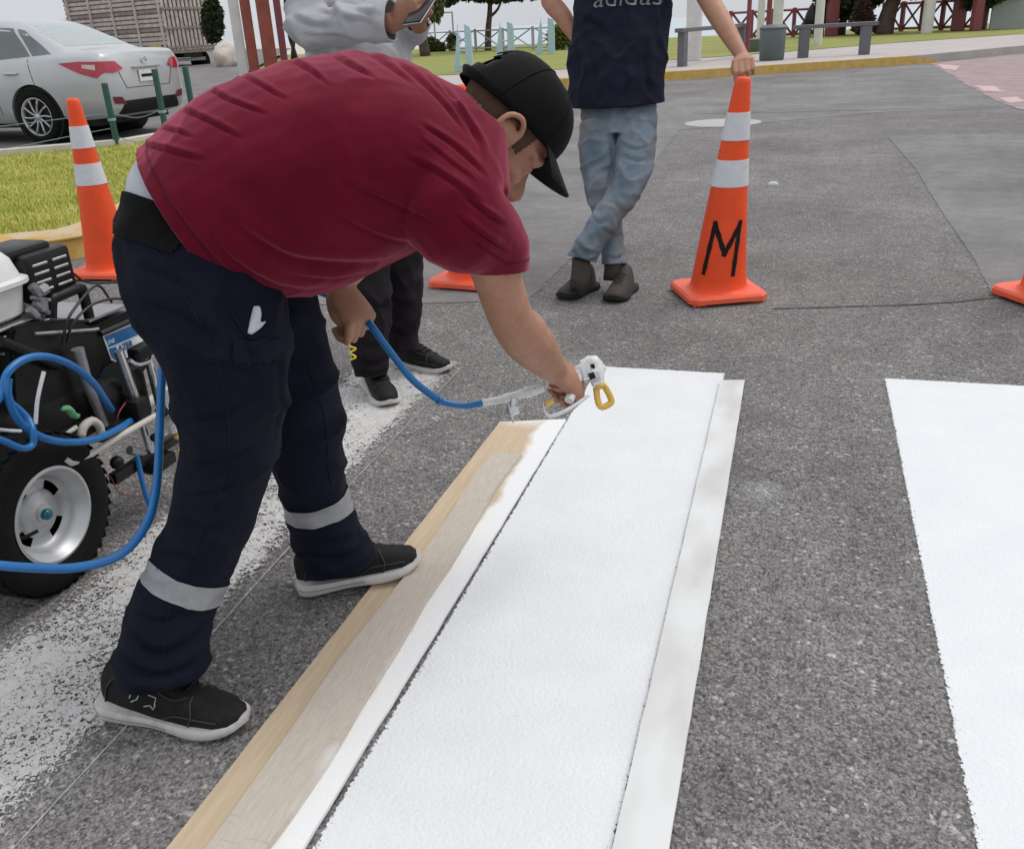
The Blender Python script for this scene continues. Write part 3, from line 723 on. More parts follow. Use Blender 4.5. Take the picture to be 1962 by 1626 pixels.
def seg_dist(Q, pts):
    """distance of 2D points to a polyline and position along it (0..1)"""
    best = np.full(len(Q), 1e9); par = np.zeros(len(Q)); sd = np.zeros(len(Q)); L = [np.hypot(b_[0]-a[0], b_[1]-a[1]) for a, b_ in zip(pts, pts[1:])]; tot = sum(L); acc = 0
    for (a, b_), l in zip(zip(pts, pts[1:]), L):
        a = np.array(a, float); d = np.array(b_, float)-a; t = np.clip(((Q-a)@d)/(d@d), 0, 1); w = Q-(a+t[:, None]*d); dist = np.hypot(w[:, 0], w[:, 1])
        m = dist < best; best[m] = dist[m]; par[m] = (acc+t[m]*l)/tot; sd[m] = np.sign(d[0]*w[m, 1]-d[1]*w[m, 0]); acc += l
    return best, par, sd
def fold_field(V, N, folds):
    """cloth folds laid along lines on the visible side: ridge with a sharper hollow under it"""
    Q = PXA(V); D = np.zeros(len(V)); toc = CO-V; toc /= np.linalg.norm(toc, axis=1)[:, None]
    face = np.clip(((N*toc).sum(1)+.15)/.4, 0, 1)
    for pts, amp, w in folds:
        pts = [tuple(p) for p in catmull(pts, 4)] if len(pts) > 2 else pts
        d, t, sd = seg_dist(Q, pts); fade = np.clip(np.minimum(t, 1-t)*4, 0, 1); sdist = d*sd
        D += amp*fade*(.55*np.exp(-(sdist/(1.3*w))**2)-.85*np.exp(-((sdist-1.4*w)/(.75*w))**2))
    return D*face
def finish_cloth(bm, name, mat, parent, thick=.003):
    bmesh.ops.delete(bm, geom=[v_ for v_ in bm.verts if not v_.link_faces], context='VERTS')
    # sew a turned-in rim so that openings show thickness
    bm.normal_update(); be = [e for e in bm.edges if e.is_boundary]
    nrm = {v_: v_.normal.copy() for e in be for v_ in e.verts}
    r = bmesh.ops.extrude_edge_only(bm, edges=be); nv = [g for g in r['geom'] if isinstance(g, bmesh.types.BMVert)]
    old = list(nrm)
    for v_ in nv:
        q = min((o_ for o_ in [e.other_vert(v_) for e in v_.link_edges] if o_ in nrm), key=lambda o_: (o_.co-v_.co).length, default=None)
        if q is not None: v_.co -= nrm[q]*thick*2.2
    return obj(name, bm, mat, parent, smooth=True)
def shoe(name, heel, toe, up, parent, kind='sneaker', width=.106, height=1.0, logo=False, side=1, L=None, roll=0.0):
    """heel and toe are points on the ground; up the sole normal"""
    x = Vector(toe)-Vector(heel); L = L or x.length; f = Frame(heel, x, up); s = L/.31
    so = bmesh.new(); N_ = 26; rows = []
    def hw(t): return width/2*(.62+.38*math.sin(min(1, t/.12)*math.pi/2)) *(1 if t < .1 else (1-.13*math.exp(-((t-.42)/.17)**2))+.05*math.exp(-((t-.72)/.15)**2)) if t < .66 else width/2*1.03*math.sqrt(max(0.0, 1-((t-.66)/.34)**2.5))
    boot = kind == 'boot'
    th = lambda t: ((.031-.015*t+.0025*math.cos(t*9)) if not boot else .026-.006*t)
    spring = lambda t: .022*max(0, (t-.72)/.28)**2+.006*max(0, (.1-t)/.1)
    for zl, wf in ((0, .93), (.35, 1.02), (.8, 1.0), (1.0, .95)):
        row = []
        for i in range(N_): # outline loop
            t = i/(N_-1); row.append((t, 1))
        for i in range(N_-2, 0, -1): row.append((i/(N_-1), -1))
        rows.append([so.verts.new(f.p((t*.31+(.006 if t < .03 and zl > .5 else 0))*s, sg*hw(t)*wf*(1 if 0 < t < 1 else 0), spring(t)+th(t)*zl)) for t, sg in row])
    for a, b_ in zip(rows, rows[1:]): bridge(so, a, b_)
    so.faces.new(rows[0][::-1]); so.faces.new(rows[-1])
    sole_m = 'boot_sole' if boot else 'shoe_sole'; up_m = 'boot_brown' if boot else 'shoe_black'
    r = empty(name) if parent is None else parent
    up_bm = bmesh.new(); secs = []
    st = [(.012, .020, .050), (.03, .032, .082), (.065, .036, .094), (.105, .037, .092), (.145, .039, .078), (.185, .042, .062), (.225, .044, .048), (.262, .041, .037), (.288, .031, .026), (.300, .016, .012)]
    for X, w, h in st:
        if boot and X < .12: h *= 1.25
        z0 = spring(X/.31)+th(X/.31)*.75; secs.append((X, w*width/.106, h*height, z0))
    rings = []; n = 16
    for X, w, h, z0 in secs:
        rg = []
        for i in range(n+1):
            a = math.pi*i/n; cx, sx = math.cos(a), math.sin(a); e = .7
            rg.append(f.p(X*s, math.copysign(abs(cx)**e, cx)*w*(1-.12*sx), z0+sx**.8*h))
        rings.append([up_bm.verts.new(q) for q in rg])
    for a, b_ in zip(rings, rings[1:]):
        for i in range(n): up_bm.faces.new((a[i], a[i+1], b_[i+1], b_[i]))
        up_bm.faces.new((a[0], b_[0], b_[n], a[n]))
    up_bm.faces.new(rings[0]); up_bm.faces.new(rings[-1][::-1])
    o = obj(name, fix_normals(up_bm), up_m, r, smooth=True, auto=50); so_o = obj('sole', fix_normals(so), sole_m, o, smooth=True, auto=50)
    sm = bmesh.new()                                                     # laces / seams
    for i, X in enumerate((.135, .155, .175, .195)):
        h = np.interp(X, [q[0] for q in secs], [q[2] for q in secs]); z0 = np.interp(X, [q[0] for q in secs], [q[3] for q in secs])
        tube(sm, [f.p(X*s, .022, z0+h*.93), f.p((X+.006)*s, 0, z0+h+.004), f.p(X*s, -.022, z0+h*.93)], .0026, 6, 3)
    obj('lace', sm, up_m, o, smooth=True)
    if not boot:                                                        # groove between midsole and outsole
        g = bmesh.new()
        for sg in (1, -1):
            tube(g, [f.p(t*.31*s, sg*(hw(t)*1.0+.0004), spring(t)+th(t)*.52) for t in np.linspace(.02, .55, 10)], .0016, 5, 1)
        obj('groove', g, 'rubber_grey' if 'rubber_grey' in MATS else (simple('rubber_grey', (.26, .25, .25), .7) and 'rubber_grey'), so_o)
    ov = [[(.02, .5), (.035, .75), (.05, .86)]] if boot else [[(.030, .05), (.040, .45), (.060, .72), (.075, .9)], [(.215, .05), (.222, .5), (.216, .85), (.212, .99)], [(.118, .95), (.150, .80), (.185, .78), (.205, .95)], [(.16, .08), (.19, .30), (.235, .42), (.27, .40)]]
    if True:
        sd = side
        def sp(X, zf):
            w = np.interp(X, [q[0] for q in secs], [q[1] for q in secs]); h = np.interp(X, [q[0] for q in secs], [q[2] for q in secs]); z0 = np.interp(X, [q[0] for q in secs], [q[3] for q in secs])
            sx = zf; cx = math.sqrt(max(0, 1-sx**2.5)); return f.p(X*s, sd*(abs(cx)**.7*w*(1-.12*sx)+.0016), z0+sx**.8*h)
        if not boot:
            for pl in ov:
                for sd in (1, -1):
                    g = bmesh.new(); tube(g, [sp(*q) for q in pl], .0019, 5, 4); obj('overlay', g, 'shoe_overlay' if 'shoe_overlay' in MATS else (simple('shoe_overlay', (.028, .028, .029), .6) and 'shoe_overlay'), o, smooth=True)
        sd = side
    if logo:
        g = bmesh.new()
        for pl in ([(.092, .34), (.100, .62), (.115, .66)], [(.094, .26), (.108, .36), (.116, .58)], [(.126, .60), (.150, .62), (.146, .40)], [(.122, .25), (.136, .34), (.142, .26), (.148, .40)]):
            tube(g, [sp(*q) for q in pl], .0011, 4, 1)
        obj('logo', g, 'white_print', o)
    return o
def torso_sec(T, B, d, b, L):
    """elliptical section whose silhouette runs through photo points T and B"""
    L = np.array(L); vT, vB = ray(*T), ray(*B)
    A = np.array([[vT@L, -(vB@L)], [1, 1]]); t = np.linalg.solve(A, [0, 2*d])
    T3, B3 = CO+vT*t[0], CO+vB*t[1]; c = (T3+B3)/2; D = (T3-B3)/2
    q = np.array([D@CR, D@CU]); ln = np.linalg.norm(q); q /= ln; lp = np.array([L@CR, L@CU])*b
    ext = lp@q; k = math.sqrt(max(.15*ln**2, ln**2-ext**2))/ln
    return (Vector(c), Vector(D*k), Vector(L*b))

from mathutils.bvhtree import BVHTree
def surf(o, px, off=.001):
    """where the photo ray meets an object built in world space"""
    bv = BVHTree.FromPolygons([v_.co for v_ in o.data.vertices], [tuple(p_.vertices) for p_ in o.data.polygons])
    res = []
    for x, y in px:
        d = Vector(ray(x, y)).normalized(); h, n_, i_, t_ = bv.ray_cast(Vector(CO), d)
        res.append((h+n_*off if n_.dot(d) < 0 else h-n_*off) if h is not None else None)
    return res
# ================================================================== THE BENDING WORKER
FACING = Vector((.87, .48, 0)).normalized(); LAT = Vector((FACING.y, -FACING.x, 0))        # LAT points to the camera side (his right)
wk = empty('person', (-1.0, 1.38, 0), label='bending worker in maroon shirt and black cap spraying paint along the tan board', cat='person')
WD = 1.0
st = [((238, 258), (505, 610), 1.70, .195), ((246, 262), (500, 592), 1.70, .20), ((300, 205), (555, 588), 1.70, .215), ((388, 140), (640, 575), 1.71, .225), ((490, 95), (722, 540), 1.72, .23), ((600, 68), (790, 505), 1.73, .23), ((705, 68), (848, 480), 1.75, .225), ((795, 97), (890, 455), 1.77, .205), ((862, 138), (930, 405), 1.79, .155), ((905, 172), (950, 340), 1.80, .085), ((935, 190), (965, 320), 1.81, .07)]
SEC = [torso_sec(T, B, d, b_, LAT) for T, B, d, b_ in st]
S_N = P(903, 408, 1.63); E_N = P(985, 622, 1.86); W_N = P(1062, 708, 2.07)                   # near arm
S_F = SEC[7][0]-LAT*.17+Vector((0, 0, -.07)); W_F = P(648, 545, 2.00); E_F = P(735, 440, 2.04)
hipc = P(345, 470, 1.75); H_N = hipc+LAT*.09; H_F = hipc-LAT*.09
# --- shirt
bm = bmesh.new(); loft(bm, SEC, 36, 4)
tube(bm, [SEC[7][0]+LAT*.06, S_N+Vector((-.03, 0, .0)), P(936, 462, 1.69), P(954, 525, 1.765), P(965, 565, 1.80)], [.12, .100, .070, .061, .060], 20, 4)
tube(bm, [SEC[7][0]-LAT*.06, S_F, (S_F*.45+E_F*.55), E_F], [.10, .085, .07, .062], 16, 3)
me = fuse(bm, .0043, 18, .5)
folds = [
 ([(330, 195), (400, 225), (470, 262)], 0.0063, 4.9), ([(262, 262), (330, 285), (395, 300)], 0.0074, 5.4), ([(258, 225), (320, 240), (380, 262)], 0.0053, 4.3), ([(300, 320), (330, 380), (400, 470), (470, 545)], 0.0042, 7.6),
 ([(380, 150), (440, 185), (520, 215)], 0.0053, 4.3), ([(430, 120), (500, 155), (560, 190)], 0.0053, 4.3), ([(520, 85), (590, 125), (640, 165)], 0.0053, 4.3), ([(590, 72), (660, 105), (730, 150)], 0.0063, 4.9),
 ([(650, 66), (730, 105), (800, 160)], 0.0063, 4.9), ([(720, 75), (790, 130), (860, 200), (905, 260)], 0.0074, 5.4), ([(780, 100), (850, 170), (910, 250), (935, 310)], 0.0063, 4.9), ([(830, 130), (890, 210), (935, 290)], 0.0063, 4.3),
 ([(800, 230), (880, 280), (940, 340)], 0.0063, 4.9), ([(770, 290), (850, 330), (935, 390)], 0.0074, 5.9), ([(800, 260), (870, 310), (920, 350)], 0.0042, 3.7), ([(880, 360), (930, 400), (975, 430)], 0.0074, 4.9), ([(870, 400), (920, 440), (980, 480)], 0.0074, 5.4), ([(890, 440), (930, 470), (985, 505)], 0.0053, 4.3),
 ([(640, 330), (720, 365), (800, 400), (870, 430)], 0.0063, 7.6), ([(420, 380), (480, 430), (570, 480), (700, 490), (800, 465)], 0.0105, 13.0), ([(400, 420), (450, 490), (540, 540), (640, 545)], 0.0063, 8.6), ([(640, 400), (720, 440), (800, 455)], 0.0053, 6.5), ([(560, 520), (640, 530), (720, 510)], 0.0053, 5.4)]
def shirt_d(V, N):
    return fold_field(V, N, folds)+.005*vnoise(V, 4.0, 1, 3)+.0016*vnoise(V, 16, 2, 2)+crease(V, 4.5, .0045, 21, (1, 1, .6))
wrinkle(me, shirt_d)
bm = to_bm(me); bm.normal_update()
hp = SEC[1][0]; hn = -(SEC[2][0]-SEC[0][0]).normalized(); h_ax = SEC[1][1].cross(SEC[1][2]).normalized(); h_ax = h_ax if h_ax.dot(hn) > 0 else -h_ax
cut(bm, hp, h_ax, hp, .6)
SLV_P, SLV_N = P(948, 510, 1.75), ((P(962, 590, 1.83)-P(935, 480, 1.71)).normalized()*.55-Vector(CU)*.8-Vector(CR)*.12).normalized()
cut(bm, SLV_P, SLV_N, P(956, 582, 1.82), .19)
fa = (E_F-S_F).normalized(); cut(bm, S_F+(E_F-S_F)*.75, fa, E_F, .2)
na = (SEC[9][0]-SEC[8][0]).normalized(); cut(bm, SEC[9][0]-na*.012, na, SEC[10][0], .16)
shirt = finish_cloth(islands_keep_largest(bm), 't_shirt', 'shirt_maroon', wk)
# hem stitching: narrow raised band next to the hem
def strip_on(src, p, n, w0, w1, off, near, r):
    p = Vector(p); n = Vector(n).normalized(); bm = bmesh.new(); bm.from_mesh(src)
    fs = [f_ for f_ in bm.faces if (f_.calc_center_median()-Vector(near)).length > r]; bmesh.ops.delete(bm, geom=fs, context='FACES')
    for q, s_ in ((p+n*w0, -n), (p+n*w1, n)):
        bmesh.ops.bisect_plane(bm, geom=bm.verts[:]+bm.edges[:]+bm.faces[:], plane_co=q, plane_no=s_, clear_outer=True)
    bm.normal_update()
    for v_ in bm.verts: v_.co += v_.normal*off
    return bm
fabric('shirt_seam', (.075, .004, .015), .85, sheen=.1)
obj('hem_stitch', strip_on(shirt.data, hp, h_ax, -.026, -.0235, .0009, hp, .6), 'shirt_seam', shirt, smooth=True)
sc_p, sc_n = SLV_P, SLV_N
obj('sleeve_stitch', strip_on(shirt.data, sc_p, sc_n, -.024, -.0215, .0009, sc_p, .10), 'shirt_seam', shirt, smooth=True)
# --- trousers
nl = [(P(372, 452, 1.70)+LAT*.02, .130), (P(392, 560, 1.67), .136), (P(425, 660, 1.665), .122), (P(440, 780, 1.69), .100), (P(436, 890, 1.715), .086), (P(402, 1000, 1.735), .080), (P(360, 1100, 1.745), .073), (P(322, 1190, 1.745), .078), (P(311, 1270, 1.745), .080), (P(312, 1290, 1.745), .078), (P(313, 1325, 1.745), .076)]
fl = [(P(400, 450, 1.84), .14), (P(470, 560, 1.87), .125), (P(535, 680, 1.90), .102), (P(575, 790, 1.96), .088), (P(588, 880, 2.02), .078), (P(602, 960, 2.08), .070), (P(632, 1030, 2.12), .077), (P(652, 1075, 2.14), .079), (P(662, 1105, 2.15), .076)]
bm = bmesh.new()
for lg in (nl, fl): tube(bm, [a for a, _ in lg], [(r, r*1.08) for _, r in lg], 22, 4)
wst = [torso_sec((224, 320), (470, 560), 1.72, .18, LAT), torso_sec((217, 352), (455, 590), 1.72, .18, LAT), torso_sec((214, 410), (450, 620), 1.72, .18, LAT), torso_sec((232, 500), (470, 640), 1.72, .165, LAT)]
wst = [torso_sec((262, 258), (500, 520), 1.72, .17, LAT)]+wst
loft(bm, wst, 30, 4)
me = fuse(bm, .0065, 8, .5)
pf = [([(260, 560), (340, 590), (430, 640)], 0.0067, 9.7), ([(250, 490), (330, 520), (400, 560)], 0.0056, 11.3), ([(330, 700), (420, 690), (520, 710)], 0.0056, 6.5), ([(345, 800), (420, 790), (470, 760)], 0.0067, 7.3), ([(355, 880), (430, 870), (500, 830)], 0.0067, 8.1), ([(350, 940), (420, 930), (470, 900)], 0.0067, 7.3), ([(330, 980), (400, 1000), (450, 990)], 0.0045, 7.3), ([(460, 650), (510, 640), (545, 650)], 0.0045, 6.5), ([(300, 1045), (370, 1060), (430, 1050)], 0.0045, 7.3),
      ([(255, 1190), (300, 1235), (350, 1215), (385, 1170)], 0.0135, 8.9), ([(235, 1235), (290, 1280), (350, 1265), (392, 1230)], 0.0135, 8.9), ([(240, 1300), (310, 1318), (385, 1290)], 0.0090, 7.3), ([(260, 1160), (300, 1180), (340, 1170)], 0.0067, 6.5),
      ([(560, 1010), (610, 1030), (690, 1010)], 0.0090, 7.3), ([(575, 1050), (640, 1060), (700, 1035)], 0.0112, 7.3), ([(580, 1085), (640, 1092), (710, 1065)], 0.0101, 6.5), ([(560, 700), (600, 720), (635, 715)], 0.0056, 7.3), ([(560, 860), (600, 850), (645, 830)], 0.0056, 7.3), ([(440, 560), (480, 640), (500, 720)], 0.0056, 9.7), ([(540, 640), (542, 760), (530, 860)], 0.0045, 4.9)]
def tr_d(V, N): return fold_field(V, N, pf)+.007*vnoise(V, 5, 3, 3)+.0025*vnoise(V, 14, 4, 2)+crease(V, 6.0, .010, 22, (.8, .8, 1.5))+crease(V, 11, .004, 23, (1, 1, 1.3))*np.clip((.45-V[:, 2])*4, .3, 1.5)
wrinkle(me, tr_d)
src_tr = me.copy()
bm = to_bm(me)
wn = (wst[0][0]-wst[3][0]).normalized(); cut(bm, wst[1][0]+wn*.012, wn, wst[0][0], .5)
for lg in (nl, fl):
    a, c_ = lg[-2][0], lg[-3][0]; n_ = (a-c_).normalized(); n_ = (n_+Vector((0, 0, -1))).normalized(); cut(bm, a, n_, a, .2)
trs = finish_cloth(islands_keep_largest(bm), 'trousers', 'trousers_navy', wk)
for q, p0, p1, w_ in ((P(359, 1112, 1.745), P(402, 1000, 1.735), P(322, 1190, 1.745), .021), (P(602, 963, 2.08), P(588, 880, 2.02), P(632, 1040, 2.12), .022)):
    n_ = (p1-p0).normalized(); n_ = (n_+LAT*.0).normalized()
    obj('reflective_band', strip_on(src_tr, q, n_, -w_, w_, .0035, q, .19), 'reflective_tape', trs, smooth=True)
obj('waistband', strip_on(src_tr, wst[1][0], wn, -.055, .020, .004, P(255, 385, 1.65), .205), 'waistband_black', trs, smooth=True)
def in_poly(x, y, pl):
    c_ = False
    for i in range(len(pl)):
        (x0, y0), (x1, y1) = pl[i], pl[i-1]
        if (y0 > y) != (y1 > y) and x < (x1-x0)*(y-y0)/(y1-y0)+x0: c_ = not c_
    return c_
def px_patch(src, pl, off, name, m, par):
    def pr(c_):
        x, y = PX(c_); return in_poly(x, y, pl)
    bm_ = bmesh.new(); bm_.from_mesh(src); bm_.normal_update(); cv = Vector(CO)
    bmesh.ops.delete(bm_, geom=[f_ for f_ in bm_.faces if f_.normal.dot(cv-f_.calc_center_median()) < 0 or not pr(f_.calc_center_median())], context='FACES')
    islands_keep_largest(bm_)
    bmesh.ops.smooth_vert(bm_, verts=[v_ for v_ in bm_.verts if v_.is_boundary], factor=.5, use_axis_x=True, use_axis_y=True, use_axis_z=True)
    for v_ in bm_.verts: v_.co += v_.normal*off
    return finish_cloth(bm_, name, m, par, .002)
px_patch(src_tr, [(448, 668), (536, 660), (532, 800), (452, 812)], .0028, 'cargo_pocket', 'trousers_navy', trs)
px_patch(src_tr, [(444, 655), (540, 646), (539, 690), (447, 700)], .0055, 'pocket_flap', 'trousers_navy', trs)
fabric('seam_navy', (.010, .012, .024), .85, sheen=0)
for ln in ([(300, 480), (360, 580), (405, 660), (432, 760), (440, 850), (425, 930), (392, 1010), (365, 1075)], [(330, 1140), (318, 1200), (312, 1270), (312, 1296)], [(590, 700), (622, 800), (630, 900), (636, 930)], [(445, 600), (470, 640), (500, 650)]):
    q_s = [q for q in surf(trs, [tuple(p_) for p_ in catmull(ln, 6)], .0006) if q is not None]
    g = bmesh.new(); tube(g, q_s, .0016, 5); obj('seam', g, 'seam_navy', trs, smooth=True)
# pale undershirt tail showing between waistband and hem
us = bmesh.new(); loft(us, [torso_sec((222, 345), (450, 560), 1.72, .17, LAT), torso_sec((229, 308), (470, 540), 1.72, .175, LAT), torso_sec((252, 280), (480, 520), 1.72, .17, LAT), torso_sec((320, 250), (500, 480), 1.72, .15, LAT)], 30, 4)
obj('undershirt', fix_normals(us), 'undershirt_grey', wk, smooth=True)
# cloth hanging from the pocket
ck = bmesh.new(); tube(ck, surf(trs, [(488, 588), (486, 612), (480, 640), (492, 630), (506, 617)], .006), [.007, .010, .004, .006, .003], 8, 4, flat=.6)
wrinkle_me = fuse(ck, .003, 1); obj('pocket_cloth', wrinkle_me, 'undershirt_grey', wk, smooth=True)
# --- head
HU = Vector(CR*.76+CU*.65); HF0 = Vector((CR*.60-CU*.78)*.90+CF*.44)
HF = Frame(P(940, 256, 1.81), HF0, HU)
# --- body: one continuous skin mesh
bm = bmesh.new(); head_into(bm, HF, 1.07)
nb = SEC[8][0]
tube(bm, [nb, SEC[9][0]*.6+HF.p(-.03, 0, -.05)*.4, HF.p(-.02, 0, -.035), HF.p(-.005, 0, .01)], [.088, .068, .062, .06], 16, 4)
loft(bm, [(c, u*.82, v*.86) for c, u, v in SEC[1:9]], 24, 2)
tube(bm, [SEC[7][0], S_N, P(930, 468, 1.69), P(952, 530, 1.77), E_N, E_N*.55+W_N*.45, W_N], [.10, .065, .050, .047, .046, .050, .031], 18, 4, dome=True)
ellip(bm, E_N*.75+W_N*.25+Vector((0, 0, .004)), (Vector((.05, 0, 0)), Vector((0, .05, 0)), Vector((0, 0, .055))))
tube(bm, [SEC[7][0], S_F, E_F, W_F], [.11, .062, .045, .03], 14, 4)
tube(bm, [hipc+(SEC[1][0]-hipc)*.5, hipc+Vector((.03, 0, 0))], [.09, .09], 16, 1, dome=True)
for lg in (nl, fl): tube(bm, [a for a, _ in lg[:-2]], [max(.04, r*.64-(.02 if i_ > 5 else 0)) for i_, (_, r) in enumerate(lg[:-2])], 14, 3)
# near hand round the gun grip, far hand round the hose
GR = P(1098, 748, 2.105)                                                                     # centre of the grip
nx = (P(1120, 728, 2.15)-W_N).normalized(); fhN = Frame(W_N, (P(1112, 742, 2.14)-W_N), Vector(-CF)*.75+Vector(CR)*.45+Vector(CU)*.5)
hand_into(bm, fhN, curl=(1.0, 1.35, .8), sc=1.12, s=1, thumb=((.03, .03, -.006), (.06, .040, -.016), (.085, .034, -.026)))
fhF = Frame(W_F, P(690, 596, 1.985)-W_F+Vector((0, 0, -.02)), Vector(-CF)*.6+Vector(CR)*.3+Vector(CU)*.5)
hand_into(bm, fhF, curl=(1.15, 1.4, .8), sc=1.08, s=-1, thumb=((.028, .028, -.01), (.055, .030, -.026), (.075, .014, -.038)))
me = fuse(bm, .0042, 3, .5)
body = obj('body', me, 'skin', wk, smooth=True)
Vl = HF.loc(verts_np(me))
def hairp(c):
    l = HF.loc(np.array([c]))[0]/1.07
    if abs(l[1]) > .085 or l[2] < -.03 or (l[0]**2+l[1]**2+(l[2]-.05)**2) > .135**2: return False
    if l[0] > .045: return False
    if l[0] > -.03 and l[2] < .012 and abs(l[1]) > .06 and not (.012 < l[0] < .034 and l[2] > -.005 and abs(l[1]) < .074): return False
    if -.03 < l[0] < .025 and abs(l[1]) > .077: return False
    return l[2] > (.004 if l[0] < -.03 else .008)
simple('hair_short', (.10, .055, .038), .85, var=.3, scale=250, bump=.4, bscale=700)
offset_patch(me, hairp, .0014, 'hair', 'hair_short', body)
for s in (-1, 1):
    g = bmesh.new(); ellip(g, HF.p(.0935, s*.032, .017), (HF.x*.008, HF.y*.013, HF.z*.006)); obj('eye', g, 'eye_white', body, smooth=True)
    g = bmesh.new(); tube(g, [HF.p(.100, s*.012, .046), HF.p(.098, s*.030, .050), HF.p(.080, s*.056, .042)], [.0035, .0045, .002], 6, 3); obj('eyebrow', g, 'hair_dark', body, smooth=True)
g = bmesh.new(); tube(g, [HF.p(.098, .026, -.052), HF.p(.112, .012, -.045), HF.p(.114, 0, -.044), HF.p(.112, -.012, -.045), HF.p(.098, -.026, -.052)], [.003, .005, .004, .005, .003], 6, 3); obj('moustache', g, 'hair_dark', body, smooth=True)
# --- cap
def make_cap(f, parent, k=1.0):
    cp = empty('tmp'); bpy.data.objects.remove(cp)
    N_, M_ = 48, 12; bm = bmesh.new()
    rim = lambda x: .040+.22*x                                                # the rim climbs towards the forehead
    C0 = Vector((-.002, 0, .045)); R0 = Vector((.114, .093, .112)); rows = []
    for j in range(M_+1):
        row = []
        for i in range(N_):
            a = 2*math.pi*i/N_; ca, sa = math.cos(a), math.sin(a)
            x0, y0 = C0.x+R0.x*ca, R0.y*sa; zr = rim(x0)
            ph = math.pi/2*j/M_
            rr = math.cos(ph)**.72; z = zr+(C0.z+R0.z-zr)*math.sin(ph)
            seam = 1-.010*math.exp(-((((a/(math.pi/3)) % 1)-.5)/.06)**2)*(.3+math.cos(ph)) if False else 1
            x, y = C0.x+R0.x*ca*rr, R0.y*sa*rr
            row.append(bm.verts.new(f.p(x*k*seam, y*k*seam, z*k)) if j < M_ else None)
        rows.append(row)
    top = bm.verts.new(f.p(C0.x*k, 0, (C0.z+R0.z)*k))
    for j in range(M_-1):
        for i in range(N_):
            am = ((i+.5)/N_*2*math.pi)-math.pi                                # 0 at the back
            if j in (2, 3, 4) and abs(am) < (.42, .40, .26)[j-2]: continue    # arched gap over the strap
            bm.faces.new((rows[j][i], rows[j][(i+1) % N_], rows[j+1][(i+1) % N_], rows[j+1][i]))
    for i in range(N_): bm.faces.new((rows[M_-1][i], rows[M_-1][(i+1) % N_], top))
    crown = finish_cloth(fix_normals(bm), 'cap', 'cap_black', parent, .0015)
    g = bmesh.new()
    for q in range(6):                                                        # panel seams
        a = q*math.pi/3+math.pi/6*0
        tube(g, [f.p((C0.x+R0.x*math.cos(a)*math.cos(ph)**.72*1.004)*k, R0.y*math.sin(a)*math.cos(ph)**.72*1.004*k, (rim(C0.x+R0.x*math.cos(a))+(C0.z+R0.z*1.004-rim(C0.x+R0.x*math.cos(a)))*math.sin(ph))*k) for ph in np.linspace(.55 if q == 3 else .02, 1.5, 10)], .0014, 5, 1)
    obj('seam', g, 'cap_black', crown, smooth=True)
    g = bmesh.new(); ellip(g, f.p(C0.x*k, 0, (C0.z+R0.z+.002)*k), (f.x*.008, f.y*.008, f.z*.004), 10, 6); obj('button', g, 'cap_black', crown, smooth=True)
    g = bmesh.new(); tube(g, [f.p((C0.x-(R0.x+.002)*math.cos(a))*k, (R0.y+.002)*math.sin(a)*k, (rim(C0.x-R0.x*math.cos(a))+.011)*k) for a in np.linspace(-.62, .62, 9)], [(.0022, .0085)]*9, 8, 1); obj('strap', g, 'cap_brim', crown, smooth=True)
    g = bmesh.new(); rows = []; A = np.linspace(-1.02, 1.02, 17)
    for top_ in (0, 1):
        for j, t in enumerate((0, .35, .7, 1.0)):
            row = []
            for a in A:
                x0, y0 = C0.x+R0.x*math.cos(a), R0.y*math.sin(a); ext = .072*math.cos(a*.80)**.9*t
                droop = -.24*(y0**2)/.09*(.35+.65*t)*1.0-.010*t
                row.append(g.verts.new(f.p((x0+ext)*k, y0*(1+.03*t)*k, (rim(x0)*.4+rim(.112)*.6+.003+droop+(.0035 if top_ else 0)-.05*ext)*k)))
            rows.append(row)
    for q in (0, 4):
        for j in range(3):
            for i in range(len(A)-1): g.faces.new((rows[q+j][i], rows[q+j][i+1], rows[q+j+1][i+1], rows[q+j+1][i]))
    for i in range(len(A)-1): g.faces.new((rows[3][i], rows[3][i+1], rows[7][i+1], rows[7][i]))
    obj('brim', fix_normals(g), 'cap_brim', crown, smooth=True, auto=50)
    return crown
make_cap(HF, wk, 1.075)
# --- shoes
shoe('shoe', G(200, 1352)+Vector((.000, .012, .004)), G(478, 1392)+Vector((.008, -.010, .004)), Vector((0, 0, 1)), wk, logo=True, side=-1, width=.112)
h2 = G(585, 1130)+Vector((-.022, -.006, .004)); t2 = h2+Vector((.272, .135, .022)); shoe('shoe', h2, t2, Vector((-.08, 0, 1)), wk, width=.108)
# ================================================================== SPRAY GUN, HOSE
simple('gun_metal', (.62, .63, .64), .35, metal=.6, var=.15, scale=60, dirt=((.12, .12, .12), 45, .62)); simple('gun_white', (.66, .67, .67), .4, var=.15, scale=50, dirt=((.20, .20, .20), 60, .60))
simple('tip_yellow', (.72, .44, .08), .45); simple('hose_blue', (.012, .15, .42), .35, var=.16, scale=12, dirt=((.10, .25, .45), 40, .66)); simple('black_plastic', (.006, .006, .006), .5, var=.25, scale=30, spec=.3)
simple('chrome', (.55, .56, .58), .22, metal=.9, var=.1); simple('steel_dull', (.34, .34, .35), .42, metal=.7, var=.2, scale=25, dirt=((.6, .6, .6), 40, .64))
simple('rubber_tyre', (.006, .006, .006), .8, var=.35, scale=60, bump=.3, bscale=90, spec=.2); simple('rim_silver', (.50, .51, .52), .4, metal=.45, var=.1, scale=18, dirt=((.3, .3, .3), 22, .62))
GD = 2.105
gun = empty('spray_gun', P(1098, 752, GD), label='white airless spray gun with yellow tip guard in the bending worker hand', cat='spray gun')
bm = bmesh.new()                                                    # body: head block, barrel and grip inside the fist
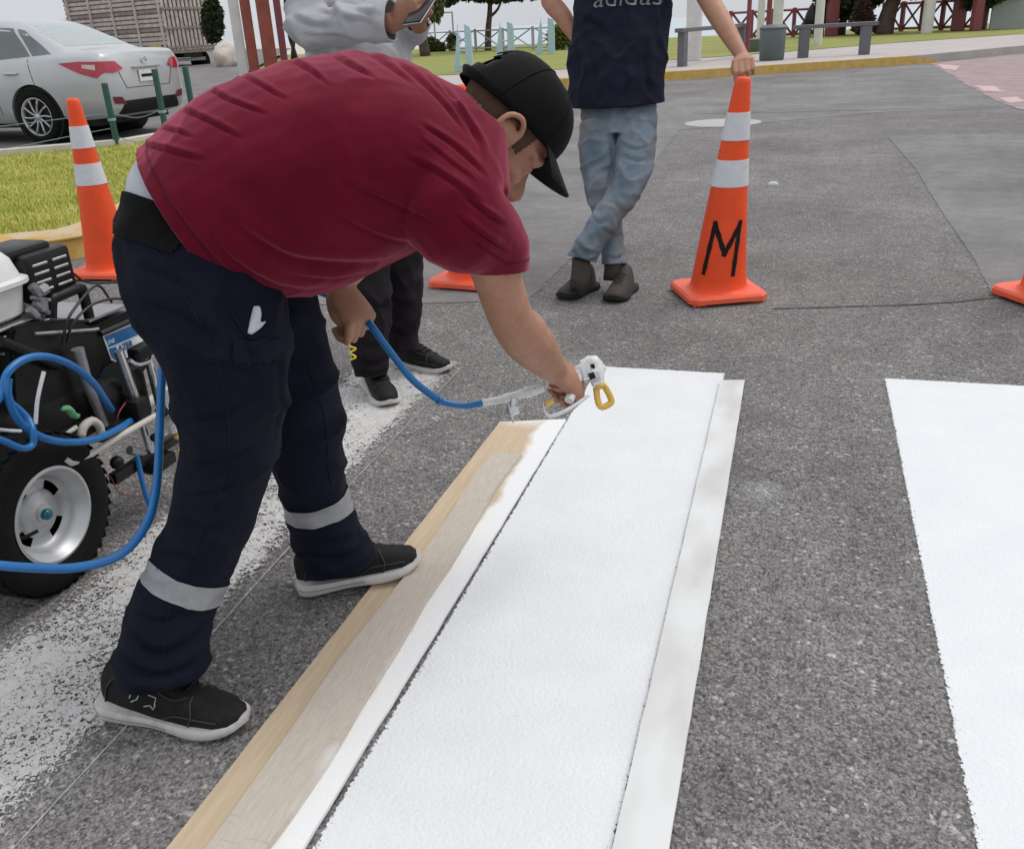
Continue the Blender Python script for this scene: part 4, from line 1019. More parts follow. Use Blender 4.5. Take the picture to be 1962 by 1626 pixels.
tube(bm, [P(1085, 728, 2.12), P(1112, 712, 2.13), P(1126, 704, 2.135)], [.014, .017, .019], 12, 2)
tube(bm, [P(1112, 700, 2.135), P(1135, 696, 2.145), P(1142, 716, 2.14), P(1146, 738, 2.13)], [.010, .021, .020, .014], 12, 3)
tube(bm, [P(1130, 697, 2.145), P(1148, 703, 2.15), P(1160, 710, 2.15)], [.013, .012, .008], 10, 2)
tube(bm, [P(1112, 712, 2.13), P(1100, 742, 2.11), P(1090, 768, 2.09)], [.013, .012, .011], 10, 2)
obj('gun_body', bm, 'gun_white', gun, smooth=True, auto=45)
bm = bmesh.new()
for a, b_, r in (((1118, 708), (1124, 726), .021), ((1131, 720), (1148, 716), .019), ((1138, 738), (1152, 733), .016)): cyl(bm, P(*a, 2.132), P(*b_, 2.13), r, r*.92, 8)
obj('nut', bm, 'gun_metal', gun)
bm = bmesh.new(); cyl(bm, P(1129, 722, 2.112), P(1139, 718, 2.112), .008, .008, 10); cyl(bm, P(1133, 703, 2.128), P(1140, 701, 2.125), .006, .006, 8); obj('knob', bm, 'black_plastic', gun)
bm = bmesh.new(); tip = [(1142, 742), (1156, 738), (1170, 762), (1170, 772), (1154, 780), (1146, 770), (1142, 742)]
tube(bm, [P(*q, 2.125) for q in tip], .0042, 8, 3, flat=1.8); cyl(bm, P(1140, 742, 2.125), P(1158, 736, 2.125), .009, .009, 8); obj('tip_guard', bm, 'tip_yellow', gun, smooth=True)
bm = bmesh.new(); tube(bm, [P(1128, 757, 2.10), P(1108, 772, 2.09), P(1085, 786, 2.08), P(1062, 796, 2.075), P(1050, 796, 2.07), P(1043, 786, 2.07), P(1040, 770, 2.07)], [.004, .0045, .0045, .005, .004, .003, .002], 8, 4); obj('trigger_guard', bm, 'gun_white', gun, smooth=True)
bm = bmesh.new()                                                    # swivel tube from grip to hose
for (a, b_, r) in (((925, 772), (968, 764), .0085), ((966, 766), (978, 762), .013), ((976, 762), (1008, 752), .0105), ((1006, 753), (1018, 749), .013), ((1016, 750), (1042, 742), .011)): cyl(bm, P(*a, 2.07), P(*b_, 2.07), r*1.0, r, 10)
obj('swivel', bm, 'gun_white', gun, smooth=True, auto=40)
bm = bmesh.new(); cyl(bm, P(984, 764, 2.07), P(982, 782, 2.068), .013, .012, 8); cyl(bm, P(981, 782, 2.068), P(984, 794, 2.066), .016, .015, 8); tube(bm, [P(974, 774, 2.065), P(978, 790, 2.06), P(984, 810, 2.06)], [.006, .006, .0015], 6, 1); obj('coupling', bm, 'gun_metal', gun)
bm = bmesh.new(); cyl(bm, P(1046, 775, 2.07), P(1060, 768, 2.072), .0075, .006, 8); obj('safety_catch', bm, 'tip_yellow', gun)

def hpt(x, y, d): return tuple(P(x, y, d))
bm = bmesh.new()
hose_pts = [hpt(-200, 1070, 1.62), hpt(-60, 1078, 1.60), hpt(60, 1087, 1.60), hpt(150, 1086, 1.62), hpt(230, 1062, 1.66), hpt(280, 1005, 1.71), hpt(300, 930, 1.76), hpt(306, 820, 1.83), hpt(312, 700, 1.88), hpt(330, 600, 1.95), hpt(420, 540, 2.06), hpt(540, 540, 2.10), hpt(640, 570, 2.06), hpt(700, 612, 2.005), hpt(740, 664, 2.01), hpt(790, 727, 2.03), hpt(840, 766, 2.05), hpt(890, 777, 2.065), hpt(930, 771, 2.07)]
tube(bm, hose_pts[:16]+[hose_pts[16]], .0084, 12, 8)
hose = obj('hose', bm, 'hose_blue', None, smooth=True); tag(hose, 'long blue paint hose running from the machine through the far hand to the gun', 'hose')
bm = bmesh.new(); tube(bm, hose_pts[15:], .0075, 10, 6); cyl(bm, P(838, 765, 2.05), P(846, 769, 2.052), .0095, .0095, 10); obj('whip_end', bm, 'hose_blue', hose, smooth=True)

# ================================================================== MAN LEANING ON THE CONE
d0 = 4.33
nv = empty('person', G(1140, 560), label='man in dark navy shirt and faded jeans leaning on the lettered cone', cat='person')
lgA = [(P(1222, 240, 4.40), .092), (P(1218, 300, 4.34), .092), (P(1205, 350, 4.28), .080), (P(1165, 415, 4.24), .066), (P(1132, 462, 4.22), .064), (P(1113, 495, 4.22), .066), (P(1106, 520, 4.22), .062)]
lgB = [(P(1146, 240, 4.42), .092), (P(1143, 300, 4.40), .090), (P(1150, 360, 4.38), .075), (P(1165, 430, 4.36), .064), (P(1174, 480, 4.34), .062), (P(1176, 505, 4.34), .064), (P(1177, 528, 4.33), .06)]
bm = bmesh.new()
for lg in (lgA, lgB): tube(bm, [a for a, _ in lg], [r for _, r in lg], 18, 4)
nf = Vector((-.1, -1, 0)).normalized(); nlat = Vector((1, -.05, 0))
loft(bm, [(P(1184, 150, 4.48), nlat*.175, Vector((0, .12, 0))), (P(1184, 200, 4.45), nlat*.185, Vector((0, .13, 0))), (P(1185, 250, 4.42), nlat*.19, Vector((0, .125, 0)))], 26, 3)
me = fuse(bm, .008, 6, .5)
jf = [([(1165, 235), (1180, 300), (1172, 370)], 0.0090, 5.0), ([(1190, 290), (1225, 300), (1245, 296)], 0.0072, 5.0), ([(1185, 265), (1215, 280), (1245, 275)], 0.0063, 4.0), ([(1150, 430), (1185, 445), (1200, 430)], 0.0072, 5.0), ([(1100, 450), (1130, 478), (1150, 465)], 0.0090, 5.0), ([(1095, 470), (1120, 495), (1145, 485)], 0.0090, 5.0), ([(1155, 480), (1178, 490), (1200, 478)], 0.0081, 4.0), ([(1155, 500), (1178, 510), (1198, 500)], 0.0081, 4.0), ([(1110, 240), (1120, 320), (1140, 360)], 0.0063, 6.0), ([(1180, 380), (1200, 400), (1215, 385)], 0.0063, 5.0), ([(1130, 400), (1150, 420), (1165, 410)], 0.0054, 5.0)]
wrinkle(me, lambda V, N: fold_field(V, N, jf)+.008*vnoise(V, 6, 5, 3)+.004*vnoise(V, 16, 6, 2)+crease(V, 7, .009, 24, (.8, .8, 1.3)))
bm = to_bm(me)
for lg in (lgA, lgB): a = lg[-2][0]; cut(bm, a, (lg[-2][0]-lg[-3][0]).normalized()+Vector((0, 0, -.8)), lg[-1][0], .14)
cut(bm, P(1184, 165, 4.47), (0, 0, 1), P(1184, 150, 4.47), .5)
finish_cloth(islands_keep_largest(bm), 'jeans', 'denim', nv)
# shirt
shs = [(P(1180, 222, 4.43), .232, .16), (P(1179, 198, 4.44), .236, .165), (P(1180, 140, 4.47), .246, .175), (P(1188, 60, 4.50), .246, .17), (P(1198, -30, 4.52), .244, .16), (P(1203, -120, 4.55), .236, .14), (P(1205, -180, 4.57), .19, .12), (P(1207, -215, 4.58), .10, .085), (P(1208, -245, 4.58), .065, .065)]
bm = bmesh.new(); loft(bm, [(c_, nlat*a, Vector((0, b_, 0))) for c_, a, b_ in shs], 30, 4)
SR = P(1283, -150, 4.50); ER = P(1358, 0, 4.38); WR = P(1424, 112, 4.22); SL = P(1128, -150, 4.58); EL = P(1052, -10, 4.70); WL = P(1112, 85, 4.66)
tube(bm, [P(1230, -150, 4.53), SR, SR*.45+ER*.55, SR*.3+ER*.7], [.10, .09, .082, .084], 16, 3); tube(bm, [P(1180, -150, 4.57), SL, SL*.45+EL*.55, SL*.3+EL*.7], [.10, .085, .08, .084], 16, 3)
me = fuse(bm, .009, 8, .5)
sf = [([(1100, 60), (1120, 110), (1115, 170)], .012, 7), ([(1140, 100), (1150, 150), (1140, 200)], .010, 7), ([(1250, 60), (1245, 120), (1255, 190)], .010, 7), ([(1200, 110), (1210, 160), (1200, 200)], .008, 7), ([(1290, 10), (1270, 60), (1268, 110)], .010, 7), ([(1110, 20), (1150, 40), (1180, 60)], .008, 8)]
wrinkle(me, lambda V, N: fold_field(V, N, sf)+.010*vnoise(V, 4, 7, 3)+.004*vnoise(V, 12, 8, 2)+crease(V, 4.5, .012, 25, (1.2, 1.2, .7)))
bm = to_bm(me); cut(bm, P(1182, 200, 4.44), Vector((.03, 0, -1)), P(1182, 240, 4.43), .5)
for S_, E_ in ((SR, ER), (SL, EL)): cut(bm, S_*.42+E_*.58, (E_-S_).normalized(), S_*.25+E_*.75, .16)
cut(bm, P(1207, -205, 4.575), (0, 0, 1), P(1208, -260, 4.58), .25)
nsh = finish_cloth(islands_keep_largest(bm), 't_shirt', 'shirt_dark_navy', nv)
# body
nh = Frame(P(1210, -292, 4.55), Vector((-.35, -.92, -.25)), Vector((0, -.2, 1)))
bm = bmesh.new(); head_into(bm, nh); tube(bm, [P(1207, -190, 4.57), P(1208, -235, 4.57), nh.p(-.02, 0, -.02)], [.075, .06, .058], 14, 3)
loft(bm, [(c_, nlat*a*.8, Vector((0, b_*.75, 0))) for c_, a, b_ in shs[1:8]], 20, 2)
for S_, E_, W_ in ((SR, ER, WR), (SL, EL, WL)): tube(bm, [S_, S_*.5+E_*.5, E_, E_*.55+W_*.45, W_], [.065, .056, .050, .046, .029], 16, 4, dome=True)
for lg in (lgA, lgB): tube(bm, [a for a, _ in lg[:-1]], [max(.04, r*.7) for _, r in lg[:-1]], 12, 3)
ctop = CONE_M+Vector((.075*.95**1.2, -.012, .95))
hN = Frame(WR, ctop+Vector((.005, -.005, .022))-WR, Vector((-.1, -.35, 1)))
hand_into(bm, hN, curl=(.75, 1.15, .75), sc=1.28, s=-1, thumb=((.025, .03, -.014), (.05, .035, -.034), (.068, .022, -.05)))
hL = Frame(WL, Vector((.8, .2, -.4)), Vector((-.2, .9, .4))); hand_into(bm, hL, curl=(.4, .5, .4), sc=1.0, s=1)
me = fuse(bm, .0055, 3, .5); nb_ = obj('body', me, 'skin', nv, smooth=True)
offset_patch(me, lambda c_: (lambda l: abs(l[1]) < .1 and l[2] > .04+.35*max(0, l[0]) and np.hypot(l[0], l[1]) < .14 and l[2] < .2)(nh.loc(np.array([c_]))[0]), .008, 'hair', 'hair_dark', nb_)
# lettering on the chest
def text_mesh(txt, size, mat, loc, rot, parent, name='lettering', extrude=.0006, wrap=None, offset=0.0, bold=0.0):
    cu = bpy.data.curves.new('t', 'FONT'); cu.body = txt; cu.size = size; cu.align_x = 'CENTER'; cu.align_y = 'CENTER'; cu.extrude = extrude; cu.offset = bold; cu.resolution_u = 3
    o = bpy.data.objects.new('t', cu); COL.objects.link(o); dg = bpy.context.evaluated_depsgraph_get(); dg.update()
    me_ = bpy.data.meshes.new_from_object(o.evaluated_get(dg)); bpy.data.objects.remove(o); bpy.data.curves.remove(cu)
    M = Matrix.Translation(loc) @ rot.to_4x4(); me_.transform(M)
    if wrap is not None:
        bm = bmesh.new(); bm.from_mesh(me_); bmesh.ops.triangulate(bm, faces=bm.faces[:]); bmesh.ops.subdivide_edges(bm, edges=[e for e in bm.edges if e.calc_length() > size*.15], cuts=1)
        bv = BVHTree.FromPolygons([v_.co for v_ in wrap.data.vertices], [tuple(p_.vertices) for p_ in wrap.data.polygons]); n_ = rot @ Vector((0, 0, 1))
        for v_ in bm.verts:
            h, hn_, i_, t_ = bv.ray_cast(v_.co+n_*.5, -n_)
            if h is not None: v_.co = h+n_*.002
        bm.to_mesh(me_); bm.free()
    me_.materials.clear(); return obj(name, me_, mat, parent)
simple('print_pale', (.30, .29, .31), .8)
rt = Matrix((Vector((1, -.02, 0)).normalized(), Vector((.0, .1, 1)).normalized(), Vector((-.02, -1, .08)).normalized())).transposed()
text_mesh('adidas', .135, 'print_pale', P(1201, -6, 4.36), rt, nsh, wrap=nsh, bold=-.0006)
# boots
bmx = shoe('boot', G(1078, 576)+Vector((.09, .26, 0)), G(1078, 576), Vector((0, 0, 1)), nv, 'boot', width=.118, height=1.0, L=.29)
shoe('boot', G(1172, 582)+Vector((.03, .28, 0)), G(1172, 582), Vector((0, 0, 1)), nv, 'boot', width=.122, height=1.0, L=.29)
for lg, fwd in ((lgA, Vector((-.3, -1, 0))), (lgB, Vector((-.1, -1, 0)))):
    g = bmesh.new(); a = lg[-2][0].copy(); a.z = .15; b2 = a.copy(); b2.z = .06; b2 += fwd*.02; tube(g, [a+Vector((0, 0, .045)), a, b2], [.042, .044, .045], 14, 2); obj('boot_shaft', g, 'boot_brown', nv, smooth=True)

# ================================================================== MAN IN THE GREY HOODIE WITH A PHONE
hd = empty('person', G(745, 745), label='man in grey hoodie and black trousers standing behind the bending worker with a phone', cat='person')
l1 = [(P(668, 330, 3.28), .11), (P(690, 440, 3.24), .10), (P(704, 540, 3.22), .084), (P(710, 620, 3.23), .074), (P(711, 680, 3.25), .066), (P(712, 715, 3.26), .064), (P(713, 738, 3.26), .06)]
l2 = [(P(740, 330, 3.44), .11), (P(762, 430, 3.42), .098), (P(772, 520, 3.41), .078), (P(772, 590, 3.42), .068), (P(772, 640, 3.44), .062), (P(772, 668, 3.45), .062), (P(772, 685, 3.45), .06)]
hfwd = Vector((.85, -.5, 0)).normalized(); hlat = Vector((hfwd.y, -hfwd.x, 0))
bm = bmesh.new()
for lg in (l1, l2): tube(bm, [a for a, _ in lg], [r for _, r in lg], 16, 4)
loft(bm, [(P(700, 200, 3.38), hlat*.17, hfwd*.125), (P(702, 260, 3.37), hlat*.18, hfwd*.13), (P(704, 335, 3.36), hlat*.18, hfwd*.125)], 24, 3)
me = fuse(bm, .009, 6, .5); bf = [([(690, 560), (720, 580), (745, 570)], .008, 7), ([(685, 640), (712, 655), (740, 640)], .009, 6), ([(685, 670), (712, 690), (740, 675)], .012, 6), ([(685, 700), (712, 712), (738, 700)], .010, 5), ([(750, 560), (775, 580), (795, 565)], .008, 6), ([(750, 620), (772, 635), (795, 622)], .010, 5)]
wrinkle(me, lambda V, N: fold_field(V, N, bf)+.008*vnoise(V, 6, 9, 3)+crease(V, 8, .012, 26))
bm = to_bm(me)
for lg in (l1, l2): cut(bm, lg[-2][0], (lg[-2][0]-lg[-3][0]).normalized()+Vector((0, 0, -.8)), lg[-1][0], .13)
cut(bm, P(701, 225, 3.38), (0, 0, 1), P(700, 190, 3.38), .4); finish_cloth(islands_keep_largest(bm), 'trousers', 'trousers_black', hd)
hs = [(P(703, 275, 3.37), .19, .145), (P(701, 230, 3.38), .20, .15), (P(692, 130, 3.40), .21, .155), (P(680, 30, 3.43), .215, .15), (P(672, -60, 3.45), .22, .145), (P(668, -130, 3.47), .20, .13), (P(668, -170, 3.47), .12, .10), (P(670, -200, 3.47), .08, .08)]
bm = bmesh.new(); loft(bm, [(c_, hlat*a, hfwd*b_) for c_, a, b_ in hs], 28, 4)
S1 = P(612, -75, 3.30); E1 = P(588, 52, 3.22); W1 = P(752, 42, 3.12); S2 = P(735, -80, 3.60); E2 = P(765, 60, 3.62); W2 = P(800, 45, 3.35)
tube(bm, [P(650, -80, 3.42), S1, S1*.45+E1*.55, E1, E1*.6+W1*.4, W1], [.10, .092, .082, .074, .066, .062], 18, 4); tube(bm, [P(690, -80, 3.48), S2, E2, W2], [.09, .08, .07, .05], 14, 3)
ellip(bm, P(640, -150, 3.55), (hlat*.13, hfwd*.08, Vector((0, 0, .09))))
me = fuse(bm, .009, 7, .5)
hf_ = [([(560, 20), (600, 40), (640, 42)], .014, 7), ([(600, 10), (640, 15), (690, 40)], .013, 7), ([(620, -5), (645, 12), (650, 45)], .014, 6), ([(650, 30), (690, 30), (720, 45)], .010, 6), ([(570, 60), (620, 62), (680, 70)], .010, 6), ([(700, 10), (715, 30), (720, 60)], .010, 5), ([(680, 8), (705, 20), (735, 25)], .009, 5)]
wrinkle(me, lambda V, N: fold_field(V, N, hf_)+.010*vnoise(V, 5, 10, 3)+.004*vnoise(V, 14, 11, 2)+crease(V, 6, .016, 27))
bm = to_bm(me); cut(bm, P(702, 255, 3.37), (0, 0, -1), P(703, 280, 3.37), .4); cut(bm, W1, (W1-E1).normalized(), W1, .12); cut(bm, W2, (W2-E2).normalized(), W2, .10); cut(bm, P(669, -185, 3.47), (0, 0, 1), P(670, -210, 3.47), .2)
hoodie = finish_cloth(islands_keep_largest(bm), 'hoodie', 'hoodie_grey', hd)
hh = Frame(P(690, -255, 3.44), Vector((.8, -.4, -.45)), Vector((.3, -.1, 1)))
bm = bmesh.new(); head_into(bm, hh); tube(bm, [P(669, -165, 3.47), P(672, -205, 3.46), hh.p(-.02, 0, -.02)], [.075, .06, .058], 14, 3)
loft(bm, [(c_, hlat*a*.8, hfwd*b_*.75) for c_, a, b_ in hs[1:7]], 20, 2)
tube(bm, [S1, E1, W1], [.05, .034, .03], 12, 4); tube(bm, [S2, E2, W2], [.06, .05, .03], 12, 4)
for lg in (l1, l2): tube(bm, [a for a, _ in lg[:-1]], [max(.04, r*.7) for _, r in lg[:-1]], 12, 3)
h1 = Frame(P(758, 42, 3.115), P(786, 22, 3.08)-P(758, 42, 3.115), Vector(-CF)*.8+Vector(CU)*-.2); hand_into(bm, h1, curl=(.85, .95, .6), sc=1.12, s=1, thumb=((.03, .035, -.01), (.062, .048, -.02), (.088, .045, -.03)))
h2_ = Frame(P(802, 46, 3.32), Vector((.2, -.8, .5)), Vector((.2, -.3, -.9))); hand_into(bm, h2_, curl=(.6, .7, .5), sc=1.05, s=-1)
me = fuse(bm, .0048, 3, .5); hb = obj('body', me, 'skin_dark', hd, smooth=True)
offset_patch(me, lambda c_: (lambda l: abs(l[1]) < .1 and l[2] > .04+.35*max(0, l[0]) and np.hypot(l[0], l[1]) < .14 and l[2] < .2)(hh.loc(np.array([c_]))[0]), .008, 'hair', 'hair_dark', hb)
shoe('shoe', G(692, 742)+Vector((.02, .05, 0)), G(748, 792)+Vector((0, .02, 0)), Vector((0, 0, 1)), hd, width=.104, L=.29)
shoe('shoe', G(745, 700)+Vector((.0, .04, 0)), G(834, 712)+Vector((0, .01, 0)), Vector((0, 0, 1)), hd, width=.104, L=.29)
simple('yellow_cord', (.75, .62, .03), .5)
g = bmesh.new(); tube(g, [P(668, 615, 3.14), P(668, 640, 3.14), P(670, 662, 3.14), P(682, 668, 3.14), P(671, 676, 3.14), P(682, 684, 3.14), P(670, 690, 3.14)], .0035, 6, 4); obj('cord', g, 'yellow_cord', hd, smooth=True)
# phone
simple('phone_body', (.02, .02, .022), .25); simple('phone_case', (.55, .56, .58), .4)
pf_ = Frame(P(806, 16, 3.06), P(828, -18, 3.10)-P(806, 16, 3.06), Vector(-CR)*.45+Vector(CU)*.25+Vector(CF)*-.8)
ph = empty('phone', pf_.o, label='dark phone held up by the man in the grey hoodie', cat='phone')
g = bmesh.new(); box(g, (0, 0, 0), (.150, .072, .007), bevel=.003, seg=2); g.transform(pf_.mat()); obj('phone_body', g, 'phone_body', ph, smooth=True, auto=40)
g = bmesh.new(); box(g, (0, 0, -.0045), (.152, .074, .003), bevel=.0012); g.transform(pf_.mat()); obj('case', g, 'phone_case', ph)
# ================================================================== LINE STRIPING MACHINE
def QX(x, y, X): v = ray(x, y); return Vector(CO+v*(X/v[0]))
mc_ = empty('striping_machine', (-1.9, 1.75, 0), label='wheeled paint striping machine with black engine and white fuel tank beside the worker', cat='machine')
simple('tank_white', (.72, .72, .71), .35, var=.05, dirt=((.5, .49, .46), 8, .66)); simple('frame_cream', (.56, .53, .47), .5, var=.12, dirt=((.25, .24, .22), 20, .6)); simple('label_blue', (.02, .13, .34), .35); simple('label_white', (.74, .76, .78), .4); simple('tape_green', (.16, .42, .20), .6)
simple('black_satin', (.006, .006, .0065), .42, var=.4, scale=15, dirt=((.022, .021, .02), 10, .62), spec=.35); simple('wire_red', (.20, .03, .03), .5); simple('nut_blue', (.03, .16, .22), .25, metal=.5); simple('cable_black', (.01, .01, .01), .5)
MXW = Matrix.Rotation(rad(90), 4, 'Y')                                   # lathe z axis -> world +X
def wheel_at(cx, cy, R, parent, name='wheel'):
    w = empty(name); bpy.data.objects.remove(w)
    M = Matrix.Translation((cx, cy, R)) @ MXW
    bm = bmesh.new(); s = R/.195
    lathe(bm, [(r*s, z*s) for r, z in ((.100, -.035), (.112, -.046), (.140, -.054), (.170, -.052), (.186, -.042), (.194, -.022), (.195, 0), (.194, .022), (.186, .042), (.170, .052), (.140, .054), (.112, .046), (.100, .035), (.096, 0), (.100, -.035))], 56, M)
    ty = obj('tyre', bm, 'rubber_tyre', parent, smooth=True)
    g = bmesh.new()
    for i in range(44):                                                  # tread lugs
        a = i/44*2*math.pi
        for z0, sg in ((-.024, 1), (.024, -1)):
            Mb = M @ Matrix.Rotation(a+(0 if sg > 0 else math.pi/44), 4, 'Z') @ Matrix.Translation((.193*s, 0, z0*s)) @ Matrix.Rotation(sg*.5, 4, 'X')
            t = bmesh.new(); bmesh.ops.create_cube(t, size=1); t.transform(Matrix.Diagonal((.0035*s, .018*s, .036*s, 1))); add(g, t, Mb); t.free()
    obj('tread', g, 'rubber_tyre', ty)
    bm = bmesh.new(); n = 64
    prof = [(.113, .040), (.116, .050), (.109, .052), (.104, .044), (.098, .036), (.093, .030), (.089, .018), (.084, .006), (.079, .001), (.0745, .0), (.058, .002), (.054, .006), (.050, .009), (.034, .010), (.030, .014), (.022, .015), (.020, .021), (.013, .022), (.012, .022)]
    rings = [[bm.verts.new(M @ Vector((r*s*math.cos(2*math.pi*i/n), r*s*math.sin(2*math.pi*i/n), z*s))) for i in range(n)] for r, z in prof]
    for j in range(len(rings)-1):
        for i in range(n):
            if j in (8, 9) and (i % 16) in (3, 4, 5, 6, 7, 8, 9): continue   # ventilation slots
            bm.faces.new((rings[j][i], rings[j][(i+1) % n], rings[j+1][(i+1) % n], rings[j+1][i]))
    rim = obj('rim', bm, 'rim_silver', parent, smooth=True, auto=50)
    bm = bmesh.new(); lathe(bm, [(.001, -.03*s), (.095*s, -.03*s), (.098*s, .01*s)], 32, M); obj('rim_barrel', bm, 'black_plastic', rim)
    bm = bmesh.new(); lathe(bm, [(.013*s, .020*s), (.0135*s, .030*s), (.010*s, .035*s), (.001, .037*s)], 14, M); obj('axle_nut', bm, 'nut_blue', rim, smooth=True)
    bm = bmesh.new(); c0 = M @ Vector((.02*s, -.082*s, .012*s)); tube(bm, [c0, c0+Vector((.012, .008, 0)), M @ Vector((.012*s, -.052*s, .045*s))], [.006, .005, .0045], 8, 2); obj('valve', bm, 'black_plastic', rim)
wheel_at(-1.665, 1.48, .197, mc_); wheel_at(-2.25, 1.48, .197, mc_)
def mbox(name, c, s, m, par=mc_, bev=.008, rot=None, seg=2):
    g = bmesh.new(); box(g, c, s, rot, bev, seg); return obj(name, g, m, par, smooth=True, auto=35)
def mtube(name, pts, r, m, n=10, k=1, par=mc_, dome=False):
    g = bmesh.new(); tube(g, pts, r, n, k, dome=dome); return obj(name, g, m, par, smooth=True, auto=45)
# chassis
mbox('chassis', (-1.93, 1.62, .30), (.44, .70, .05), 'black_satin'); mtube('axle', [(-1.66, 1.48, .197), (-2.25, 1.48, .197)], .016, 'steel_dull')
for X in (-1.73, -2.13): mtube('frame_rail', [(X, 1.15, .29), (X, 1.7, .28), (X, 2.35, .24)], .017, 'frame_cream')
mtube('frame_arm', [QX(122, 878, -1.62), QX(148, 884, -1.62), QX(232, 834, -1.62), QX(300, 795, -1.62), QX(335, 778, -1.62)], [.010, .009, .0085, .008, .008], 'frame_cream', k=3)
mbox('gun_bar', QX(285, 872, -1.66), (.025, .30, .03), 'black_satin', bev=.004)
# engine block, fuel tank, air filter
mbox('engine_block', (-1.96, 1.60, .50), (.30, .34, .30), 'black_satin', bev=.02)
for i in range(7): mbox('cooling_fin', (-1.80, 1.66, .50+i*.018), (.12, .16, .006), 'steel_dull', bev=.001, seg=1)
tk = bmesh.new(); tc_ = QX(-10, 545, -1.80)
tR, tL_ = QX(48, 560, -1.76), QX(-90, 610, -1.76)
for (z, gx, gy) in ((-.105, .78, .78), (-.085, .90, .92), (-.02, .96, .98), (-.012, 1.06, 1.06), (.002, 1.06, 1.06), (.012, .97, .97), (.06, .86, .86), (.085, .70, .70), (.095, .40, .40)):
    pass
def rrect(cx, cy, z, hx, hy, r, n=5):
    out = []
    for (sx, sy, a0) in ((1, 1, 0), (-1, 1, 90), (-1, -1, 180), (1, -1, 270)):
        for i in range(n): a = rad(a0+90*i/(n-1)); out.append(Vector((cx+sx*(hx-r)+r*math.cos(a), cy+sy*(hy-r)+r*math.sin(a), z)))
    return out
tank_c = Vector((-1.885, 1.56, .70)); rings = []
for (z, k) in ((-.085, .80), (-.075, .90), (-.01, .97), (-.004, 1.05), (.006, 1.05), (.012, .97), (.055, .90), (.085, .76), (.098, .55), (.10, .1)):
    rings.append([tk.verts.new(q) for q in rrect(tank_c.x, tank_c.y, tank_c.z+z, .15*k, .165*k, .06*k)])
for a, b_ in zip(rings, rings[1:]): bridge(tk, a, b_)
tk.faces.new(rings[0][::-1]); tk.faces.new(rings[-1]); tank = obj('fuel_tank', fix_normals(tk), 'tank_white', mc_, smooth=True, auto=40)
mbox('label_strip', (-1.752, 1.50, .685), (.004, .10, .03), 'label_white', tank, .001)
af0, af1 = QX(68, 560, -1.75), QX(143, 528, -1.75); fc = (af0+af1)/2
afc = Vector((-1.83, 1.80, .688)); mbox('air_filter', afc, (.15, .155, .12), 'black_satin', bev=.014); mbox('air_filter_lid', afc+Vector((-.01, -.03, .062)), (.12, .15, .03), 'black_satin', bev=.012)
for i in range(4):
    for j in range(2): mbox('grille_slot', afc+Vector((.077, -.035+j*.066, -.030+i*.021)), (.006, .050, .007), 'steel_dull', bev=.002, seg=1)
mtube('carburettor', [afc+Vector((.02, -.05, -.06)), afc+Vector((.04, -.06, -.11)), afc+Vector((.05, -.06, -.15))], [.035, .028, .03], 'steel_dull', 12); mtube('muffler_knob', [Vector((-1.93, 1.66, .79)), Vector((-1.93, 1.70, .80))], .028, 'black_satin', 12)
g = bmesh.new()
for a, b_, r in (((62, 548), (75, 565), .012), ((75, 560), (88, 552), .014), ((66, 580), (92, 600), .008), ((55, 592), (70, 606), .010), ((82, 572), (84, 596), .011), ((60, 570), (95, 575), .005)): cyl(g, QX(*a, -1.735), QX(*b_, -1.735), r, r, 8)
obj('linkage', g, 'steel_dull', mc_)
# handle bridge and pump housing with its blue label
mtube('handle', [QX(98, 610, -1.75), QX(100, 575, -1.75), QX(112, 568, -1.75), QX(152, 552, -1.75), QX(160, 565, -1.75), QX(172, 612, -1.75)], .0135, 'black_satin', 10, 3)
hx0, hx1 = -1.98, -1.722
g = bmesh.new()
side = [QX(20, 660, hx1), QX(28, 628, hx1), QX(60, 618, hx1), QX(150, 610, hx1), QX(178, 628, hx1), QX(252, 594, hx1), QX(262, 600, hx1), QX(292, 690, hx1), QX(262, 742, hx1), QX(160, 790, hx1), QX(30, 800, hx1)]
a = [g.verts.new(p) for p in side]; c_ = [g.verts.new(p+Vector((hx0-hx1, 0, 0))) for p in side]; bridge(g, a, c_); g.faces.new(a); g.faces.new(c_[::-1]); fix_normals(g); bmesh.ops.bevel(g, geom=g.edges[:], offset=.007, segments=2, affect='EDGES')
obj('pump_housing', g, 'black_satin', mc_, smooth=True, auto=30)
mtube('housing_trim', [QX(192, 640, hx1+.004), QX(256, 612, hx1+.004)], .008, 'black_satin', 8); mtube('housing_trim', [QX(66, 640, hx1+.003), QX(180, 632, hx1+.003), QX(188, 630, hx1+.003)], .005, 'steel_dull', 8)
g = bmesh.new(); topc = [QX(176, 622, hx1), QX(252, 590, hx1)]
lid = [topc[0]+Vector((-.01, .005, .004)), topc[1]+Vector((-.01, -.005, .004)), topc[1]+Vector((-.24, -.005, .004)), topc[0]+Vector((-.24, .005, .004))]
a = [g.verts.new(p) for p in lid]; c_ = [g.verts.new(p+Vector((0, 0, .006))) for p in lid]; bridge(g, a, c_); g.faces.new(a[::-1]); g.faces.new(c_); obj('lid', fix_normals(g), 'steel_dull', mc_)
def quad(name, pts, X, m, par):
    g = bmesh.new(); vs = [g.verts.new(QX(x, y, X)) for x, y in pts]; g.faces.new(vs); r_ = bmesh.ops.extrude_face_region(g, geom=g.faces[:]); bmesh.ops.translate(g, verts=[v_ for v_ in r_['geom'] if isinstance(v_, bmesh.types.BMVert)], vec=(.0012, 0, 0)); return obj(name, fix_normals(g), m, par)
lb = quad('label_plate', [(196, 643), (258, 617), (264, 621), (279, 668), (224, 694), (213, 690)], hx1+.0015, 'label_white', mc_)
